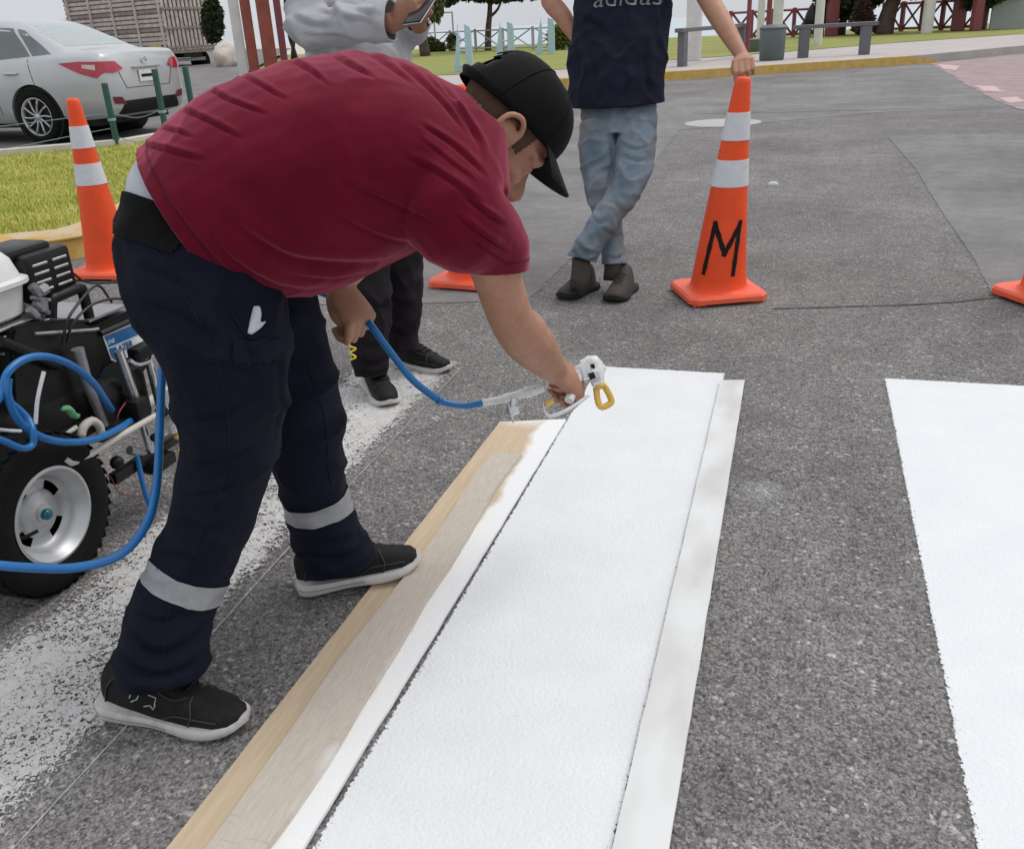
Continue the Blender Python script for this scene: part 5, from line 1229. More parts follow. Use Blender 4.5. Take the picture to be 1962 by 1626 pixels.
quad('label_field', [(200, 645), (257, 622), (261, 624), (266, 640), (208, 665)], hx1+.0032, 'label_blue', lb); quad('label_field', [(208, 668), (214, 684), (225, 690), (228, 688), (222, 664)], hx1+.0032, 'label_blue', lb)
yv = (QX(262, 640, hx1)-QX(206, 664, hx1)).normalized(); zv = (QX(196, 643, hx1)-QX(213, 690, hx1)); xv = Vector((1, 0, 0)); zv = (zv-yv*zv.dot(yv)); zv = (zv-xv*zv.dot(xv)).normalized()
rl = Matrix((yv, zv, yv.cross(zv))).transposed()
text_mesh('LINE', .016, 'label_white', QX(212, 655, hx1+.006), rl, lb, extrude=.0003); text_mesh('LAZER', .024, 'label_blue', QX(238, 664, hx1+.0045), rl, lb, extrude=.0003, bold=.0005)
# black lower mass: belt guard, bucket, suction parts
mbox('belt_guard', QX(90, 790, -1.80), (.16, .44, .16), 'black_satin', bev=.03); mtube('suction_bucket', [(-1.98, 1.30, .30), (-1.98, 1.30, .52)], [.13, .14], 'black_satin', 22)
mbox('motor', QX(200, 770, -1.76), (.16, .20, .17), 'black_satin', bev=.03); mtube('motor_cap', [QX(225, 725, -1.74), QX(225, 725, -1.69)], [.05, .042], 'black_satin', 18)
mtube('filter_housing', [QX(0, 655, -1.70), QX(60, 678, -1.70), QX(110, 700, -1.71)], .014, 'black_satin', 10)
# uprights, clamps and the mounted gun
mtube('upright', [QX(148, 668, -1.685), QX(172, 745, -1.685), QX(200, 815, -1.685)], [.016, .013, .011], 'steel_dull', 10, 3)
mtube('upright', [QX(227, 672, -1.655), QX(268, 790, -1.655), QX(290, 865, -1.655)], .0125, 'chrome', 10); mtube('upright', [QX(285, 690, -1.665), QX(306, 775, -1.665)], .012, 'chrome', 10)
mbox('clamp', QX(262, 783, -1.65), (.05, .05, .06), 'black_plastic', bev=.006); mbox('clamp', QX(280, 668, -1.66), (.04, .11, .035), 'black_plastic', bev=.006); mbox('clamp', QX(305, 885, -1.65), (.05, .09, .035), 'black_plastic', bev=.006)
mtube('bracket', [QX(248, 690, -1.66), QX(262, 698, -1.655), QX(285, 692, -1.655), QX(290, 680, -1.655)], .007, 'chrome', 8, 3); mtube('bracket', [QX(292, 905, -1.66), QX(275, 870, -1.66), QX(248, 862, -1.66)], .012, 'steel_dull', 8, 3)
g = bmesh.new()
for a, b_, r in (((318, 742), (324, 776), .026), ((322, 770), (334, 800), .024), ((318, 800), (336, 796), .030), ((326, 800), (334, 826), .018), ((330, 690), (334, 745), .010), ((322, 700), (330, 720), .016), ((336, 780), (348, 806), .010)): cyl(g, QX(*a, -1.63), QX(*b_, -1.63), r, r*.85, 9)
obj('mounted_gun', g, 'gun_white', mc_, smooth=True, auto=30); g = bmesh.new(); tube(g, [QX(336, 835, -1.625), QX(350, 842, -1.62), QX(352, 856, -1.62), QX(344, 868, -1.62)], .008, 8, 3); obj('gun_tip', g, 'tip_yellow', mc_)
for x, y, r in ((224, 886, .018), (310, 788, .018), (296, 838, .012), (340, 752, .010)):
    g = bmesh.new(); ellip(g, QX(x, y, -1.62), (Vector((r, 0, 0)), Vector((0, r, 0)), Vector((0, 0, r))), 10, 8); obj('knob', g, 'black_plastic', mc_, smooth=True)
g = bmesh.new(); tube(g, [QX(155, 838, -1.64), QX(160, 818, -1.64), QX(176, 806, -1.64), QX(190, 816, -1.64), QX(194, 835, -1.64)], .011, 8, 3); cyl(g, QX(124, 834, -1.645), QX(146, 818, -1.645), .006, .006, 8); obj('lever', g, 'frame_cream', mc_, smooth=True)
mtube('white_tube', [QX(68, 812, -1.66), QX(72, 765, -1.66), QX(84, 712, -1.66)], .0048, 'label_white', 8, 3); mtube('white_tube', [QX(-10, 822, -1.65), QX(20, 825, -1.65), QX(40, 826, -1.65)], .004, 'label_white', 8)
g = bmesh.new(); tube(g, [QX(118, 786, -1.66), QX(130, 782, -1.655), QX(140, 796, -1.655), QX(150, 794, -1.66)], [.006, .016, .015, .006], 8, 3, flat=.5); obj('tape', g, 'tape_green', mc_, smooth=True)
mtube('wire', [QX(158, 868, -1.66), QX(180, 895, -1.65), QX(210, 912, -1.65), QX(230, 945, -1.64), QX(270, 950, -1.64)], .0016, 'wire_red', 6, 5); mtube('wire', [QX(222, 815, -1.65), QX(228, 790, -1.64), QX(240, 772, -1.65)], .0022, 'wire_red', 6, 4)
mtube('cable', [QX(120, 660, -1.70), QX(125, 630, -1.69), QX(140, 595, -1.69), QX(185, 547, -1.72), QX(215, 580, -1.70)], .0035, 'cable_black', 8, 6); mtube('cable', [QX(128, 655, -1.70), QX(140, 620, -1.68), QX(175, 585, -1.68), QX(225, 572, -1.70), QX(268, 588, -1.72), QX(300, 620, -1.75)], .0035, 'cable_black', 8, 6); mtube('cable', [QX(138, 522, -1.74), QX(172, 542, -1.74), QX(245, 540, -1.80)], .003, 'cable_black', 8, 5)
# blue hose loops that belong to the machine
mtube('supply_hose', [QX(-40, 800, -1.60), QX(0, 760, -1.60), QX(14, 715, -1.60), QX(48, 688, -1.60), QX(92, 684, -1.60), QX(140, 702, -1.60), QX(180, 735, -1.61), QX(214, 785, -1.66)], .0088, 'hose_blue', 12, 8)
mtube('supply_hose', [QX(16, 725, -1.59), QX(16, 760, -1.59), QX(36, 805, -1.59), QX(75, 835, -1.59), QX(125, 847, -1.59), QX(180, 842, -1.60), QX(225, 822, -1.62), QX(250, 806, -1.65)], .0088, 'hose_blue', 12, 8)
mtube('supply_hose', [QX(-60, 825, -1.58), QX(0, 842, -1.58), QX(40, 858, -1.58), QX(62, 852, -1.58), QX(63, 825, -1.58), QX(52, 800, -1.60), QX(20, 770, -1.62), QX(-20, 730, -1.64)], .0076, 'hose_blue', 10, 8)
mtube('supply_hose', [QX(262, 872, -1.64), QX(272, 920, -1.64), QX(284, 960, -1.64), QX(296, 985, -1.64)], .007, 'hose_blue', 10, 4)
# front caster and push bar
wheel_at(-1.80, 2.36, .10, mc_); mtube('caster_fork', [(-1.80, 2.36, .10), (-1.86, 2.34, .16), (-1.86, 2.30, .26)], .012, 'steel_dull', 8)
for X in (-1.72, -2.14): mtube('push_bar', [(X, 1.20, .30), (X, 1.02, .55), (X, .84, .95)], .014, 'steel_dull', 10, 3)
# ================================================================== SILVER CAR
b = NB('car_silver'); v = b.pos(); b.col(b.ramp(b.noise(v, 3, 3), [(.3, (.47, .48, .495)), (.7, (.52, .53, .545))])); b.set(Metallic=.35, Roughness=.32); b.set(**{'Coat Weight': .6, 'Coat Roughness': .06})
simple('car_glass', (.10, .12, .12), .08, var=.1, spec=.9); simple('glass_pale', (.38, .42, .42), .12, var=.1, spec=.8); simple('car_black', (.007, .007, .008), .55, spec=.3); simple('tail_red', (.42, .012, .035), .15, var=.15, coat=.6); simple('lamp_pale', (.6, .45, .42), .2, coat=.5); simple('alloy', (.50, .50, .52), .35, metal=.5); simple('plate_white', (.72, .72, .70), .5); simple('red_reflector', (.13, .02, .03), .3)
CW = G(105, 276, .10); RX = 1.05
car = empty('parked_car'); car['label'] = 'silver sedan parked beyond the kerbed grass island'; car['category'] = 'car'
cs = [(0.0, .42, .80, .84, .60, .5), (.03, .34, .90, .95, .73, .62), (.12, .27, .985, 1.035, .81, .68), (.45, .24, 1.0, 1.06, .865, .68), (.62, .23, 1.0, 1.10, .875, .63), (.95, .21, .985, 1.27, .88, .57), (1.30, .20, .97, 1.40, .88, .55), (1.80, .19, .95, 1.465, .88, .545), (2.40, .19, .93, 1.475, .88, .545), (2.90, .19, .92, 1.38, .88, .56), (3.40, .20, .92, 1.10, .88, .62), (3.62, .21, .90, .98, .87, .66), (4.20, .22, .80, .86, .85, .66), (4.48, .28, .68, .75, .77, .58), (4.62, .38, .55, .62, .55, .42)]
def car_sec(x, z0, zb, zt, w, wt):
    h = zb-z0
    half = [(0, z0), (w*.55, z0), (w*.86, z0+.02), (w*.955, z0+.10), (w*.985, z0+h*.35), (w, z0+h*.60), (w*.988, z0+h*.78), (w*.955, zb-.035), (w*.92, zb)]
    g_ = zt-zb
    half += [(w*.92+(wt-w*.92)*.35, zb+g_*.38), (w*.92+(wt-w*.92)*.72, zb+g_*.76), (wt, zt-g_*.10-.004), (wt*.80, zt-.002), (wt*.4, zt+.006), (0, zt+.010)]
    return [(x, y, z) for y, z in half]
data = catmull([[c for p in car_sec(*s) for c in p] for s in cs], 5)
bm = bmesh.new(); rings = []
for d in data:
    pts = d.reshape(-1, 3); full = [Vector(p) for p in pts]+[Vector((p[0], -p[1], p[2])) for p in pts[-2:0:-1]]; rings.append([bm.verts.new(p) for p in full])
for a, b_ in zip(rings, rings[1:]): bridge(bm, a, b_)
bm.faces.new(rings[0][::-1]); bm.faces.new(rings[-1]); fix_normals(bm)
me0 = bpy.data.meshes.new('carb'); bm.to_mesh(me0); bm.free(); tmpo = bpy.data.objects.new('carb', me0); COL.objects.link(tmpo)
cutters = []
for x in (RX, RX+2.70):
    g = bmesh.new(); cyl(g, (x, -1.2, .33), (x, 1.2, .33), .375, .375, 40); fix_normals(g); mm = bpy.data.meshes.new('c'); g.to_mesh(mm); g.free(); oc_ = bpy.data.objects.new('c', mm); COL.objects.link(oc_); cutters.append(oc_)
    md = tmpo.modifiers.new('b', 'BOOLEAN'); md.object = oc_; md.operation = 'DIFFERENCE'; md.solver = 'EXACT'
dg = bpy.context.evaluated_depsgraph_get(); dg.update(); me1 = bpy.data.meshes.new_from_object(tmpo.evaluated_get(dg))
for o in cutters+[tmpo]: bpy.data.objects.remove(o)
cbody = obj('body', me1, 'car_silver', car, smooth=True, auto=38)
cbv = BVHTree.FromPolygons([v_.co for v_ in me0.vertices], [tuple(p_.vertices) for p_ in me0.polygons])
def car_patch(name, poly, plane, m, par=car, off=.004, cuts=3):
    """poly in (x,z) seen from the left side, or (y,z) seen from behind, laid on the body skin"""
    bm = bmesh.new(); f_ = bm.faces.new([bm.verts.new((p[0], p[1], 0)) for p in poly]); bmesh.ops.triangulate(bm, faces=[f_])
    for _ in range(cuts): bmesh.ops.subdivide_edges(bm, edges=[e for e in bm.edges if e.calc_length() > .06], cuts=1, use_grid_fill=False); bmesh.ops.triangulate(bm, faces=bm.faces[:])
    for v_ in bm.verts:
        u, z = v_.co.x, v_.co.y
        if plane == 'L': o_, d_ = Vector((u, 3, z)), Vector((0, -1, 0))
        elif plane == 'R': o_, d_ = Vector((u, -3, z)), Vector((0, 1, 0))
        else: o_, d_ = Vector((-3, u, z)), Vector((1, 0, 0))
        h, n_, i_, t_ = cbv.ray_cast(o_, d_)
        v_.co = (h-d_*off) if h is not None else o_+d_*2.2
    return obj(name, bm, m, par, smooth=True)
for s in ('L', 'R'):
    car_patch('rear_window_side', [(1.02, 1.02), (1.55, .995), (1.55, 1.36), (1.36, 1.345)], s, 'car_glass'); car_patch('quarter_window', [(.72, 1.03), (.99, 1.02), (1.30, 1.335), (1.20, 1.315)], s, 'car_glass'); car_patch('front_window_side', [(1.62, .99), (2.75, .965), (2.45, 1.36), (1.62, 1.375)], s, 'car_glass')
    dn = 'L' == s
    for x0 in (1.585,): car_patch('door_gap', [(x0, .28), (x0+.008, .28), (x0+.008, .97), (x0, .97)], s, 'car_black', off=.002); 
    car_patch('door_gap', [(.96, .68), (.968, .68), (1.05, .99), (1.042, .99)], s, 'car_black', off=.002); car_patch('door_gap', [(2.72, .28), (2.728, .28), (2.728, .95), (2.72, .95)], s, 'car_black', off=.002)
    car_patch('sill', [(1.5, .22), (3.2, .22), (3.2, .25), (1.5, .25)], s, 'car_black', off=.003)
    g = bmesh.new(); sy = 1 if dn else -1
    tube(g, [(1.20, sy*.878, .83), (1.30, sy*.905, .835), (1.40, sy*.878, .83)], [.012, .016, .012], 8, 4); obj('door_handle', g, 'car_silver', car, smooth=True)
    g = bmesh.new(); ellip(g, (2.85, sy*.98, 1.0), (Vector((.09, 0, 0)), Vector((0, .10, 0)), Vector((0, 0, .065)))); obj('mirror', g, 'car_silver', car, smooth=True)
    car_patch('tail_light', [(.03, .80), (.10, .74), (.30, .80), (.58, .925), (.30, .935), (.06, .925)], s, 'tail_red', off=.012); car_patch('tail_lamp_inset', [(.10, .83), (.26, .86), (.26, .90), (.10, .89)], s, 'lamp_pale', off=.016)
for sy in (1, -1):
    car_patch('tail_light', [(sy*.44, .83), (sy*.60, .79), (sy*.78, .80), (sy*.80, .925), (sy*.55, .92)], 'B', 'tail_red', off=.012); car_patch('fog_reflector', [(sy*.48, .42), (sy*.68, .44), (sy*.70, .52), (sy*.56, .51)], 'B', 'red_reflector', off=.01)
car_patch('rear_windscreen', [(-.56, 1.115), (.56, 1.115), (.50, 1.385), (-.50, 1.385)], 'B', 'glass_pale', off=.004, cuts=4); car_patch('bumper_insert', [(-.62, .30), (.62, .30), (.5, .46), (-.5, .46)], 'B', 'car_black', off=.006); car_patch('trunk_gap', [(-.42, .60), (.42, .60), (.42, .607), (-.42, .607)], 'B', 'car_black', off=.003)
for sy in (1, -1): car_patch('trunk_gap', [(sy*.42, .60), (sy*.43, .60), (sy*.53, .80), (sy*.52, .80)], 'B', 'car_black', off=.003)
g = bmesh.new(); box(g, (-.012, 0, .73), (.012, .33, .14), bevel=.004); pl_ = obj('number_plate', g, 'plate_white', car); g = bmesh.new(); box(g, (-.019, 0, .73), (.004, .26, .035)); obj('plate_band', g, 'car_black', pl_)
g = bmesh.new(); box(g, (-.02, 0, .835), (.03, .52, .022), bevel=.006); obj('trunk_trim', g, 'chrome', car)
g = bmesh.new(); tube(g, [(.0, .05*math.cos(a), .905+.04*math.sin(a)) for a in np.linspace(0, 2*math.pi, 16)], .006, 6); obj('badge', g, 'chrome', car)
def car_wheel(x, sy):
    w = []; M = Matrix.Translation((x, sy*.775, .325)) @ Matrix.Rotation(-sy*math.pi/2, 4, 'X')
    g = bmesh.new(); lathe(g, [(.20, -.09), (.225, -.105), (.29, -.105), (.318, -.08), (.325, 0), (.318, .08), (.29, .105), (.225, .105), (.215, .09)], 40, M); ty = obj('tyre', g, 'rubber_tyre', car, smooth=True)
    g = bmesh.new(); lathe(g, [(.222, .10), (.228, .107), (.214, .104), (.205, .08), (.20, 0)], 40, M); rim = obj('rim', g, 'alloy', car, smooth=True)
    g = bmesh.new(); lathe(g, [(.001, .02), (.21, .02)], 30, M); obj('brake_disc', g, 'car_black', rim)
    for k in range(10):
        a = k/10*2*math.pi; g = bmesh.new(); rt_ = M @ Matrix.Rotation(a, 4, 'Z')
        tube(g, [rt_ @ Vector((.03, 0, .085)), rt_ @ Vector((.10, .012, .095)), rt_ @ Vector((.207, .0, .10))], [(.016, .012), (.012, .012), (.021, .010)], 6, 2); obj('spoke', g, 'alloy', rim, smooth=True)
    g = bmesh.new(); lathe(g, [(.045, .07), (.042, .10), (.001, .105)], 16, M); obj('hub_cap', g, 'alloy', rim, smooth=True)
for x in (RX, RX+2.70):
    for sy in (1, -1): car_wheel(x, sy)
for x in (RX, RX+2.7): g = bmesh.new(); cyl(g, (x, -.84, .33), (x, .84, .33), .36, .36, 24); obj('wheel_well', g, 'car_black', car)
g = bmesh.new(); box(g, (2.3, 0, .24), (4.0, 1.4, .10)); obj('underbody', g, 'car_black', car)
car.location = (CW.x+RX-.10, CW.y+.80, .105); car.rotation_euler = (0, 0, math.pi)

# ================================================================== TRUCK WITH SLATTED CARGO BED
simple('slat_wood', (.52, .46, .42), .85, var=.3, scale=5); simple('slat_wood_dark', (.30, .24, .215), .85, var=.3, scale=5); simple('truck_cab', (.62, .62, .62), .4); simple('plate_yellow', (.55, .40, .10), .6)
tn = Vector((.955, -.295, 0)).normalized(); th_ = -tn; tl = Vector((-tn.y, tn.x, 0)) * -1                      # rear normal, heading, left side normal
tl = Vector((th_.y*-1, th_.x, 0))
cor = P(322, 98, 36)
tz = cor.z-.88
tru = empty('truck', (cor.x, cor.y, tz), label='cargo truck with grey slatted wooden sides parked behind the silver sedan', cat='truck')
TW, TL_, TH = 2.35, 6.4, 2.5
rgt = -tl                                                                  # truck right
o0 = Vector((cor.x, cor.y, tz))
def tp(f_, r_, z): return o0+th_*f_+rgt*r_+Vector((0, 0, z))
rot_t = Matrix((th_, rgt*-1, Vector((0, 0, 1)))).transposed()
def tbox(name, f_, r_, z, sf, sr, sz, m, par=tru, bev=0): g = bmesh.new(); box(g, tp(f_, r_, z), (sf, sr, sz), rot_t, bev); return obj(name, g, m, par)
for i in range(14): tbox('plank', TL_/2, .02, 1.0+i*.165, TL_, .03, .115, 'slat_wood' if i % 4 else 'slat_wood_dark')
for i in range(5): tbox('stake', .1+i*1.5, -.02, .88+TH/2, .12, .05, TH, 'slat_wood')
for i in range(12): tbox('plank', 0, .1+i*.195, .88+TH/2, .03, .12, TH, 'slat_wood')
for i in range(4): tbox('crossbar', -.03, TW/2, 1.0+i*.7, .04, TW, .08, 'slat_wood_dark')
tbox('bed', TL_/2, TW/2, .84, TL_, TW, .14, 'slat_wood_dark'); tbox('inner_lining', TL_/2+.05, TW/2, .88+TH/2, TL_-.12, TW-.12, TH-.1, 'slat_wood_dark'); tbox('tail_plate', .7, -.03, .98, .75, .02, .28, 'plate_yellow')
tbox('cab', TL_+.95, TW/2, 1.35, 1.7, TW+.1, 1.9, 'truck_cab', bev=.15); tbox('underride_bar', .25, TW/2, .52, .08, 1.5, .12, 'steel_dull')
for f_ in (.75, TL_+.8):
    for r_ in (.28, TW-.28):
        g = bmesh.new(); M = Matrix.Translation(tp(f_, r_, .43)) @ rot_t.to_4x4() @ Matrix.Rotation(math.pi/2, 4, 'X'); lathe(g, [(.22, -.2), (.38, -.2), (.43, -.14), (.43, .14), (.38, .2), (.22, .2), (.18, .12), (.001, .12)], 24, M); obj('wheel', g, 'rubber_tyre', tru, smooth=True, auto=40)
tbox('chassis', TL_/2, TW/2, .68, TL_, .9, .16, 'car_black'); g = bmesh.new(); tube(g, [tp(TL_-.3, TW+.25, 1.2), tp(TL_-.2, TW+.42, 1.6), tp(TL_-.1, TW+.42, 2.4), tp(TL_+.1, TW+.1, 2.6)], .035, 6, 3); obj('mirror_bracket', g, 'car_black', tru)

# ================================================================== GREEN POSTS WITH WIRE ON THE ISLAND EDGE
gp_px = [((225, 279), (189, 160)), ((322, 272), (281, 135)), ((378, 262), (328, 100))]
posts = []
for i, (bt, tp_) in enumerate(gp_px):
    p = G(*bt, .13); h = HT(p, *tp_)
    if i: h = .80
    root = empty('fence_post', p, label=('green wire post in front of the rear bumper corner of the silver sedan', 'green wire post in front of the number plate of the silver sedan', 'green wire post just past the far tail light of the silver sedan')[i], cat='post', group='green wire posts on the grass island')
    g = bmesh.new(); box(g, p+Vector((0, 0, h/2)), (.055, .055, h), bevel=.006); obj('shaft', g, 'green_post', root)
    g = bmesh.new(); box(g, p+Vector((0, 0, h*.42)), (.068, .068, .03), bevel=.004); obj('collar', g, 'wire_green', root); posts.append((p, h))
wl = [G(-420, 330, .13)]+[p for p, _ in posts]
root = empty('wire_strand', posts[0][0], label='sagging thin wire strung between the green posts', cat='wire')
for f_ in (.45, .12):
    for a, b_ in zip(wl, wl[1:]):
        g = bmesh.new(); tube(g, [a+Vector((0, 0, .8*f_)), (a+b_)/2+Vector((0, 0, .8*f_-.07)), b_+Vector((0, 0, .8*f_+(.10 if f_ < .2 else 0)))], .004, 5, 6); obj('wire', g, 'wire_green', root)

# ================================================================== BACKGROUND FURNITURE
def upright(name, bt, tp_, w, m, label, cat, group=None, z=0.0, square=True, h=None, d=None, extra=0.0):
    p = G(*bt, z) if d is None else P(*bt, d); hh_ = (HT(p, *tp_) if h is None else h)+extra
    g = bmesh.new()
    if square: box(g, (0, 0, hh_/2), (w, w, hh_), bevel=w*.08)
    else: tube(g, [(0, 0, 0), (0, 0, hh_)], [w/2, w/2*.94], 14)
    g.transform(Matrix.Translation(p) @ Matrix.Rotation(rad(20), 4, 'Z'))
    o = obj(name, g, m, None, smooth=not square, auto=None if square else 40); return tag(o, label, cat, group)
# pergola posts by the parking area (bases hidden behind the worker)
for bt, tx, w, m, lab, cat in (((474, 185), 434, .13, 'concrete_white', 'pale concrete post beside the row of dark red posts', 'post'), ((495, 182), 456, .13, 'red_wood', 'dark red timber post next to the pale concrete post', 'post'), ((527, 178), 486, .17, 'red_wood', 'thick dark red timber post in the middle of its row', 'post'), ((553, 174), 511, .09, 'maroon_metal', 'slim dark red post next to the twisted dark rope', 'post')):
    p = P(bt[0], bt[1], 13.5); p.z = park_z(p); g = bmesh.new(); box(g, p+Vector((0, 0, 1.7)), (w, w, 3.4), rad(40), .01); tag(obj('timber_post' if 'timber' in lab else 'post', g, m), lab, cat)
p = P(572, 170, 13.2); p.z = park_z(p); g = bmesh.new()
for k in (0, 1): tube(g, [p+Vector((.028*math.cos(t*9+k*math.pi), .028*math.sin(t*9+k*math.pi), t)) for t in np.linspace(.1, 3.2, 60)], .026, 6)
tag(obj('rope', g, 'cable_black', smooth=True), 'twisted dark rope hanging beside the dark red posts', 'rope')
p = P(-6, 100, 26); p.z = park_z(p); g = bmesh.new(); tube(g, [p, p+Vector((0, 0, 6))], [.10, .07], 10); tag(obj('lamp_post', g, 'stone_pale', smooth=True), 'slim pale pole standing behind the roof of the silver sedan', 'pole')
# railings, bins, columns, poles on the far pavement
def rail_bench(a_px, b_px, ztop, lab):
    a, b_ = G(*a_px, .165), G(*b_px, .165); root = empty('street_rail', a, label=lab, cat='railing', group='low grey street rails on the far pavement')
    dr = (b_-a).normalized(); an = math.atan2(dr.y, dr.x)
    for q in (a, b_):
        g = bmesh.new(); box(g, q+Vector((0, 0, ztop/2)), (.22, .16, ztop), an, .01); obj('leg', g, 'grey_metal', root)
    g = bmesh.new(); mid = (a+b_)/2+Vector((0, 0, ztop+.04)); box(g, mid, ((b_-a).length+.5, .18, .085), an, .01); obj('top_rail', g, 'grey_metal', root)
rail_bench((1307, 128), (1420, 110), .70, 'low grey street rail behind the leaning man'); rail_bench((1538, 111), (1655, 105), .62, 'low grey street rail beside the tall grey bin')
def bin_at(bt, tp_, w, lab):
    p = G(*bt, .165); h = HT(p, *tp_); root = empty('litter_bin', p, label=lab, cat='bin', group='grey litter bins on the far pavement')
    g = bmesh.new(); lathe(g, [(w*.44, 0), (w*.47, .02), (w*.5, h*.9), (w*.49, h*.91)], 24, Matrix.Translation(p)); obj('drum', g, 'bin_grey', root, smooth=True, auto=40)
    g = bmesh.new(); lathe(g, [(w*.52, h*.89), (w*.53, h*.93), (w*.40, h*1.0), (.001, h*1.01)], 24, Matrix.Translation(p)); obj('lid', g, 'grey_metal', root, smooth=True, auto=40)
bin_at((1478, 116), (1480, 48), .58, 'tall grey litter bin between the two low street rails'); bin_at((1446, 100), (1449, 74), .42, 'small grey litter bin half hidden behind the tall bin')
upright('column', (1328, 116), (1330, -120), .38, 'concrete_white', 'stout white column rising behind the leaning man arm', 'column', None, .17, False, 4.5)
upright('flag_pole', (1431, 110), (1431, -100), .11, 'maroon_metal', 'slim maroon pole beside the tall grey bin', 'pole', None, .165, False, 4.5); upright('column', (1455, 92), (1455, -100), .22, 'concrete_white', 'slim white column between the maroon pole and the tall bin', 'column', None, .17, False, 4.5)
upright('flag_pole', (1470, 90), (1470, -100), .16, 'maroon_metal', 'maroon pole rising behind the tall grey bin', 'pole', None, .17, False, 4.5); upright('column', (1487, 92), (1487, -100), .30, 'concrete_white', 'white column directly behind the tall grey bin', 'column', None, .17, False, 4.5)
upright('column', (1775, 64), (1776, -60), .42, 'concrete_white', 'pale column in front of the maroon lattice fence', 'column', None, .17, False, 4.5); upright('column', (1566, 88), (1566, -60), .26, 'concrete_white', 'thin pale column between two closed dark parasols', 'column', None, .17, False, 4.5)
for x, w, lab in ((1833, .36, 'thick maroon post standing before the lattice fence'), (1868, .32, 'maroon post beside the dark leaning tree trunk'), (1592, .40, 'red brown post between shrub and parasol')):
    upright('timber_post', (x, 60 if x > 1700 else 70), (x, -60), w, 'maroon_metal', lab, 'post', None, .17, True, 3.6)
def parasol(bt, tp_, lab):
    p = G(*bt, .17); h = HT(p, *tp_); root = empty('closed_parasol', p, label=lab, cat='parasol', group='closed dark parasols by the fence')
    g = bmesh.new(); lathe(g, [(.05, .35), (.30, .4), (.26, .7), (.22, h*.7), (.10, h*.92), (.02, h)], 10, Matrix.Translation(p)); obj('canopy', g, 'black_satin', root, smooth=True); g = bmesh.new(); tube(g, [p, p+Vector((0, 0, h))], .03, 8); obj('pole', g, 'grey_metal', root)
parasol((1552, 72), (1553, 7), 'closed dark parasol left standing beside the thin pale column'); parasol((1577, 70), (1577, 12), 'closed dark parasol next to the red brown post')
# lattice fences along the promenade
def fence(a_px, b_px, n, h, m, lab, w=.09):
    a, b_ = G(*a_px, .17), G(*b_px, .17); root = empty('lattice_fence', a, label=lab, cat='fence'); dr = b_-a; an = math.atan2(dr.y, dr.x)
    for i in range(n+1):
        q = a+dr*(i/n); g = bmesh.new(); box(g, q+Vector((0, 0, h/2)), (w*1.5, w*1.5, h), an); obj('post', g, m, root)
    for i in range(n):
        p0, p1 = a+dr*((i+.06)/n), a+dr*((i+.94)/n); z0, z1 = .12, h-.08
        for za, zb_ in ((z0, z1), (z1, z0)): g = bmesh.new(); tube(g, [p0+Vector((0, 0, za)), p1+Vector((0, 0, zb_))], w*.5, 4); obj('brace', g, m, root)
        for za in (z0, z1): g = bmesh.new(); tube(g, [a+dr*(i/n)+Vector((0, 0, za)), a+dr*((i+1)/n)+Vector((0, 0, za))], w*.5, 4); obj('rail', g, m, root)
fence((1690, 62), (1885, 57), 5, 1.12, 'maroon_metal', 'maroon lattice fence with crossed braces at the right end of the promenade'); fence((1398, 78), (1560, 70), 4, 1.1, 'maroon_metal', 'maroon lattice fence with crossed braces behind the tall bin and parasols'); fence((820, 99), (1085, 96), 5, .92, 'fence_grey', 'pale grey lattice fence behind the blue playground posts', .06)
# grey sea wall and playground
a, b_ = G(1895, 57, .17), G(2300, 40, .17); dr = b_-a; g = bmesh.new(); box(g, (a+b_)/2+Vector((0, 0, .55)), (dr.length, .4, 1.15), math.atan2(dr.y, dr.x)); tag(obj('wall', g, 'sea_wall'), 'plain grey wall at the right end of the maroon lattice fence', 'wall')
for bt, tp_, lab in (((889, 138), (889, 46), 'tall light blue playground frame nearest the bending worker cap'), ((968, 108), (966, 42), 'light blue playground frame right of the young tree trunk'), ((1045, 104), (1043, 34), 'light blue playground frame beside the spiky bush')):
    p = G(*bt, .17); h = HT(p, *tp_); root = empty('playground_frame', p, label=lab, cat='play frame', group='light blue playground frames'); wd = .022*DEP(p)*.42
    hw_ = .0085*DEP(p)*.45
    for sx in (-1, 1):
        g = bmesh.new(); prism(g, [(-hw_, 0), (hw_, 0), (hw_, h*.8), (hw_*.7, h*.93), (sx*-hw_*.8, h)], -.03, .03, Matrix.Translation(p+Vector((sx*wd*.75, 0, 0))) @ Matrix.Rotation(math.pi/2, 4, 'X')); obj('plate', fix_normals(g), 'blue_paint', root)
    for zf in (.12, .45): g = bmesh.new(); tube(g, [p+Vector((-wd*.75, 0, h*zf)), p+Vector((wd*.75, 0, h*zf))], .025, 6); obj('rung', g, 'blue_paint', root)
a, b_ = G(836, 98, .17), G(871, 97, .17); h = 1.7; root = empty('swing_frame', a, label='thin grey goal shaped frame left of the blue playground frames', cat='frame')
for q in (a, b_): g = bmesh.new(); tube(g, [q, q+Vector((0, 0, h))], .04, 6); obj('post', g, 'fence_grey', root)
g = bmesh.new(); tube(g, [a+Vector((0, 0, h)), b_+Vector((0, 0, h))], .04, 6); obj('crossbar', g, 'fence_grey', root)

